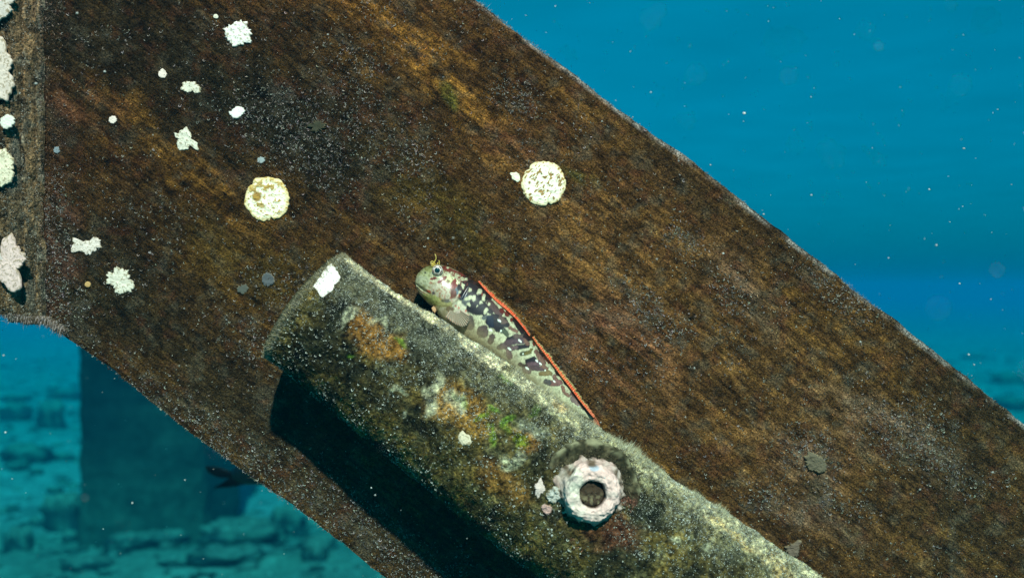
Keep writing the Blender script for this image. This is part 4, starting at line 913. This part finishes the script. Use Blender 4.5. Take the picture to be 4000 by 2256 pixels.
def tube_mesh(name, pts, rads, colr, parent, mat, m=8):
    pts = np.array(pts, float); n = len(pts); co = []
    for i in range(n):
        d = pts[min(i + 1, n - 1)] - pts[max(i - 1, 0)]; d /= np.linalg.norm(d) + 1e-12
        s_ = np.cross(d, [0.0, 1.0, 0.13]); s_ /= np.linalg.norm(s_); t_ = np.cross(d, s_)
        for k in range(m):
            a = 6.2832 * k / m; co.append(pts[i] + (s_ * math.cos(a) + t_ * math.sin(a)) * rads[i])
    col_ = np.repeat(np.array(colr if hasattr(colr[0], '__len__') else [colr] * n), m, 0)
    return mesh(name, np.array(co), [grid_faces(n, m, True), np.array([list(range(m))[::-1], list(range((n - 1) * m, n * m))])], col_, mat, True, parent)
def c5(x, y): return 1534 + x / 2.0756, 952 + y / 2.0756
def C5P(x, y, Y): 
    a, b = c5(x, y); return np.array(P(a, b, Y))

# eyes
def eye(cx, cy, Y, r, side):
    n, m = 40, 48
    th = np.linspace(0.001, math.pi, n)[:, None]; ph = np.linspace(0, 2 * math.pi, m, endpoint=False)[None]
    x = (np.sin(th) * np.cos(ph)).ravel(); z = (np.sin(th) * np.sin(ph)).ravel(); y = (np.cos(th) + 0 * ph).ravel()
    rr_ = np.arccos(np.clip(y, -1, 1)); pa = np.arctan2(z, x)
    c = np.tile([[0.16, 0.04, 0.03]], (len(x), 1))
    c = mixc(c, (0.78, 0.72, 0.62), sm(0.50, 0.56, rr_) * (1 - sm(0.66, 0.72, rr_)))
    c = mixc(c, (0.85, 0.80, 0.68), sm(0.95, 1.0, rr_) * (1 - sm(1.12, 1.2, rr_)))
    c = mixc(c, (0.8, 0.75, 0.64), sm(0.1, 0.25, np.sin(pa * 5 + 0.6)) * sm(0.66, 0.7, rr_) * (1 - sm(0.8, 0.9, rr_)))
    c = mixc(c, (0.10, 0.09, 0.09), sm(1.2, 1.3, rr_))
    c = mixc(c, (0.006, 0.03, 0.035), 1 - sm(0.46, 0.52, rr_))
    C = C5P(cx, cy, Y)
    co = np.stack([C[0] + x * r, C[1] - side * y * r, C[2] + z * r], 1)
    return mesh("eye", co, [grid_faces(n, m, True)], c, M_eye, True, fish)
eye(364, 215, FYC - 0.0070, 0.0022, 1)
eye(352, 205, FYC + 0.0060, 0.00165, -1)
# cirri over the eyes
GOLD = [(0.55, 0.38, 0.08), (0.62, 0.45, 0.10), (0.72, 0.55, 0.16)]
for pts in [[(325, 180), (330, 160), (342, 140), (352, 120), (350, 98), (342, 82)], [(375, 185), (378, 165), (380, 148), (374, 134)],
            [(340, 178), (326, 160), (312, 150), (306, 146)], [(345, 178), (330, 168), (314, 162), (305, 160)], [(350, 178), (340, 158), (326, 142), (312, 138)],
            [(335, 180), (322, 176), (310, 175)], [(356, 176), (362, 162), (370, 150)]]:
    n_ = len(pts)
    tube_mesh("cirrus", [C5P(x, y, FYC - 0.004 - 0.0003 * i) for i, (x, y) in enumerate(pts)], [0.00028 * (1 - 0.6 * i / (n_ - 1)) for i in range(n_)],
              [GOLD[min(2, int(3 * i / n_))] for i in range(n_)], fish, M_fin)

# dorsal fin in two sections
def fin(name, basep, hgt, Yf, colf, n=260, m=12, lean=0.0, rays=46, parent=None):
    b = np.array([c5(*p) for p in basep]); s0 = np.r_[0, np.cumsum(np.hypot(*np.diff(b, axis=0).T))]; s0 /= s0[-1]
    s1 = np.linspace(0, 1, n); bx = np.interp(s1, s0, b[:, 0]); by = np.interp(s1, s0, b[:, 1])
    k = np.ones(9) / 9; pad = lambda v: np.convolve(np.r_[np.full(4, v[0]), v, np.full(4, v[-1])], k, 'valid')
    bx, by = pad(bx), pad(by); tx, ty = np.gradient(bx), np.gradient(by); l = np.hypot(tx, ty); nx2, ny2 = ty / l, -tx / l
    H = (0.80 + 0.22 * fbm(s1 * 38, s1 * 0, 0, 3, 88)) * np.interp(s1, np.linspace(0, 1, len(hgt)), hgt)
    q = np.linspace(0, 1, m)[None]
    px = bx[:, None] + (nx2 * H)[:, None] * q + 1.5 * np.sin(s1 * rays * 3.1)[:, None] * q; py = by[:, None] + (ny2 * H)[:, None] * q
    Yy = Yf + lean * q + 0.00035 * np.sin(s1 * rays * 6.2832)[:, None] * np.sin(q * 3.1) + 0 * px
    xr_ = px.ravel(); yr_ = py.ravel()
    co = np.stack([(xr_ - 2000) / F * Yf, Yy.ravel(), CZ - (yr_ - 1128) / F * Yf], 1)
    c = colf(np.repeat(s1, m), np.tile(q.ravel(), n))
    ob = mesh(name, co, [grid_faces(n, m)], c, M_fin, True, parent or fish)
    md = ob.modifiers.new("thickness", 'SOLIDIFY'); md.thickness = 0.00035; md.offset = 0
    return ob
def fcol(s_, q):
    c = np.tile([[0.72, 0.095, 0.035]], (len(s_), 1))
    c = mixc(c, (0.75, 0.22, 0.07), sm(-0.1, 0.7, fbm(s_ * 60, q * 3, 0, 3, 7)) * 0.8)
    c = mixc(c, (0.95, 0.45, 0.32), sm(0.35, 0.6, fbm(s_ * 90, q * 6, 0, 3, 8)) * 0.35)
    c = mixc(c, (0.16, 0.13, 0.05), sm(0.55, 0.68, q))
    c = mixc(c, (0.06, 0.05, 0.03), sm(0.88, 0.97, q) * 0.6)
    c = mixc(c, (0.28, 0.05, 0.02), sm(0.2, 0.9, np.sin((s_ * 46 + q * 0.5) * 6.2832)) * 0.55)
    c = mixc(c, (0.10, 0.03, 0.02), sm(0.12, 0.0, q) * 0.8)
    return c
fin("dorsal_fin", [(690, 305), (745, 372), (800, 430), (850, 478), (920, 535), (990, 600), (1040, 660), (1080, 712), (1105, 748)], [10, 19, 22, 24, 22, 19, 17, 17, 10], FYC - 0.0030, fcol, lean=0.0012)
def fcol2(s_, q):
    c = fcol(s_, q * 0.92); c = mixc(c, (0.62, 0.20, 0.07), sm(-0.2, 0.6, fbm(s_ * 40, q * 3, 0, 3, 9)) * 0.6)
    c = mixc(c, (0.30, 0.24, 0.10), sm(0.55, 0.75, q) * 0.8); return mixc(c, (0.62, 0.16, 0.08), sm(0.82, 0.97, s_))
fin("dorsal_fin", [(1130, 755), (1180, 830), (1240, 905), (1300, 985), (1370, 1080), (1440, 1170), (1510, 1265), (1575, 1345), (1630, 1410)], [9, 15, 17, 17, 18, 18, 17, 16, 8], FYC - 0.0026, fcol2, lean=0.0012)
# pectoral fin fan and tail fin
def fan(name, root, tips, Y0, Y1, colf, nn=90, m=14):
    root = np.array(root, float); tips = np.array(tips, float)
    s0 = np.linspace(0, 1, len(tips)); s1 = np.linspace(0, 1, nn); tx_ = np.interp(s1, s0, tips[:, 0]); ty_ = np.interp(s1, s0, tips[:, 1])
    q = np.linspace(0.08, 1, m)[None]; sc = 1 - 0.05 * np.abs(np.sin(s1 * 13 * 3.1416))[:, None] * q
    x = root[0] + (tx_[:, None] - root[0]) * q * sc; y = root[1] + (ty_[:, None] - root[1]) * q * sc
    Yv = Y0 + (Y1 - Y0) * q + 0.00025 * np.cos(s1 * 13 * 6.2832)[:, None] * q
    co = np.stack([(1534 + x.ravel() / 2.0756 - 2000) / F * FYC, Yv.ravel(), CZ - (952 + y.ravel() / 2.0756 - 1128) / F * FYC], 1)
    ob = mesh(name, co, [grid_faces(nn, m)], colf(np.repeat(s1, m), np.tile(q.ravel(), nn)), M_fin, True, fish)
    md = ob.modifiers.new("thickness", 'SOLIDIFY'); md.thickness = 0.0003; md.offset = 0
    return ob
def pcol(s_, q):
    c = np.tile([[0.50, 0.44, 0.34]], (len(s_), 1)); ray = np.cos(s_ * 13 * 6.2832)
    c = mixc(c, (0.20, 0.15, 0.10), sm(0.1, -0.5, ray) * 0.85)
    for k in (0.35, 0.55, 0.75, 0.92): c = mixc(c, (0.62, 0.10, 0.06), sm(0.045, 0.02, np.abs(q - k)) * sm(0.0, 0.5, ray) * 0.9)
    return c
fan("pectoral_fin", (500, 500), [(440, 590), (480, 625), (530, 655), (575, 672), (610, 660), (632, 620), (630, 575)], FYC - 0.0072, FYC - 0.0090, pcol)
fan("pelvic_fin", (345, 500), [(322, 520), (332, 545), (350, 560), (362, 540)], FYC - 0.0045, FYC - 0.0050, lambda s_, q: np.tile([[0.50, 0.30, 0.16]], (len(s_), 1)), 24, 6)
fan("tail_fin", (1610, 1385), [(1640, 1402), (1668, 1440), (1680, 1480), (1660, 1500), (1630, 1490)], FYC - 0.0006, FYC - 0.0008, lambda s_, q: mixc(np.tile([[0.50, 0.14, 0.07]], (len(s_), 1)), (0.3, .2, .12), sm(.3, .9, s_)), 40, 8)

# ------------------------------------------------------------------ drifting specks
octv = base; specks = []
def speck_cloud(name, n, y0, y1, r0, r1, seed, label, bright):
    r = np.random.default_rng(seed); y = 1 / r.uniform(1 / y1, 1 / y0, n)
    x = r.uniform(-0.56, 0.56, n) * y; z = r.uniform(-0.32, 0.32, n) * y
    keep = np.ones(n, bool)
    px = 2000 + x / y * F; py = 1128 - z / y * F
    rad = r.uniform(r0, r1, n) * (0.4 + r.random(n) ** 2)
    ok = (z + CZ > 0.12) & ((y < D - 0.07) | (y > D + 0.05)); x, y, z, rad = x[ok], y[ok], z[ok], rad[ok]; n = len(x)
    co = base[None] * rad[:, None, None] * r.uniform(0.6, 1.4, (n, 6, 3)) + np.stack([x, y, z + CZ], 1)[:, None]
    cc = np.repeat(np.clip(r.uniform(bright * .5, bright, (n, 1)), 0, .9) * np.array([[1, 1, .92]]), 6, 0)
    o = mesh(name, co.reshape(-1, 3), (tri[None] + np.arange(n)[:, None, None] * 6).reshape(-1, 3), cc, M_speck, True)
    return tag(o, label, 'particles', None, 'stuff')
speck_cloud("drifting_particles", 2600, 0.30, 2.4, 0.00016, 0.00042, 3, 'fine pale specks drifting in the open blue water', 0.9)
speck_cloud("drifting_particles", 90, 0.075, 0.20, 0.00008, 0.00020, 4, 'out-of-focus specks drifting close to the camera', 0.9)

# ------------------------------------------------------------------ the water body (haze)
x0, x1, y0, y1, z0, z1 = -60, 60, -22, 70, -1.4, CZ + 0.36
v = [(x, y, z) for x in (x0, x1) for y in (y0, y1) for z in (z0, z1)]
f = np.array([(0, 1, 3, 2), (4, 6, 7, 5), (0, 4, 5, 1), (2, 3, 7, 6), (0, 2, 6, 4), (1, 5, 7, 3)])
mh = bpy.data.materials.new("sea_water"); mh.use_nodes = True
n_ = mh.node_tree; n_.nodes.clear(); mo = n_.nodes.new("ShaderNodeOutputMaterial"); pv = n_.nodes.new("ShaderNodeVolumePrincipled")
pv.inputs['Density'].default_value = 0.68
pv.inputs['Color'].default_value = (0.0, 0.0245, 0.041, 1)
pv.inputs['Absorption Color'].default_value = (0.0, 0.86, 0.93, 1)
pv.inputs['Anisotropy'].default_value = 0.0
n_.links.new(pv.outputs[0], mo.inputs['Volume'])
hz = mesh("haze", np.array(v, float), f, None, mh, False); tag(hz, 'clear blue sea water filling the whole view', 'water', None, 'stuff')
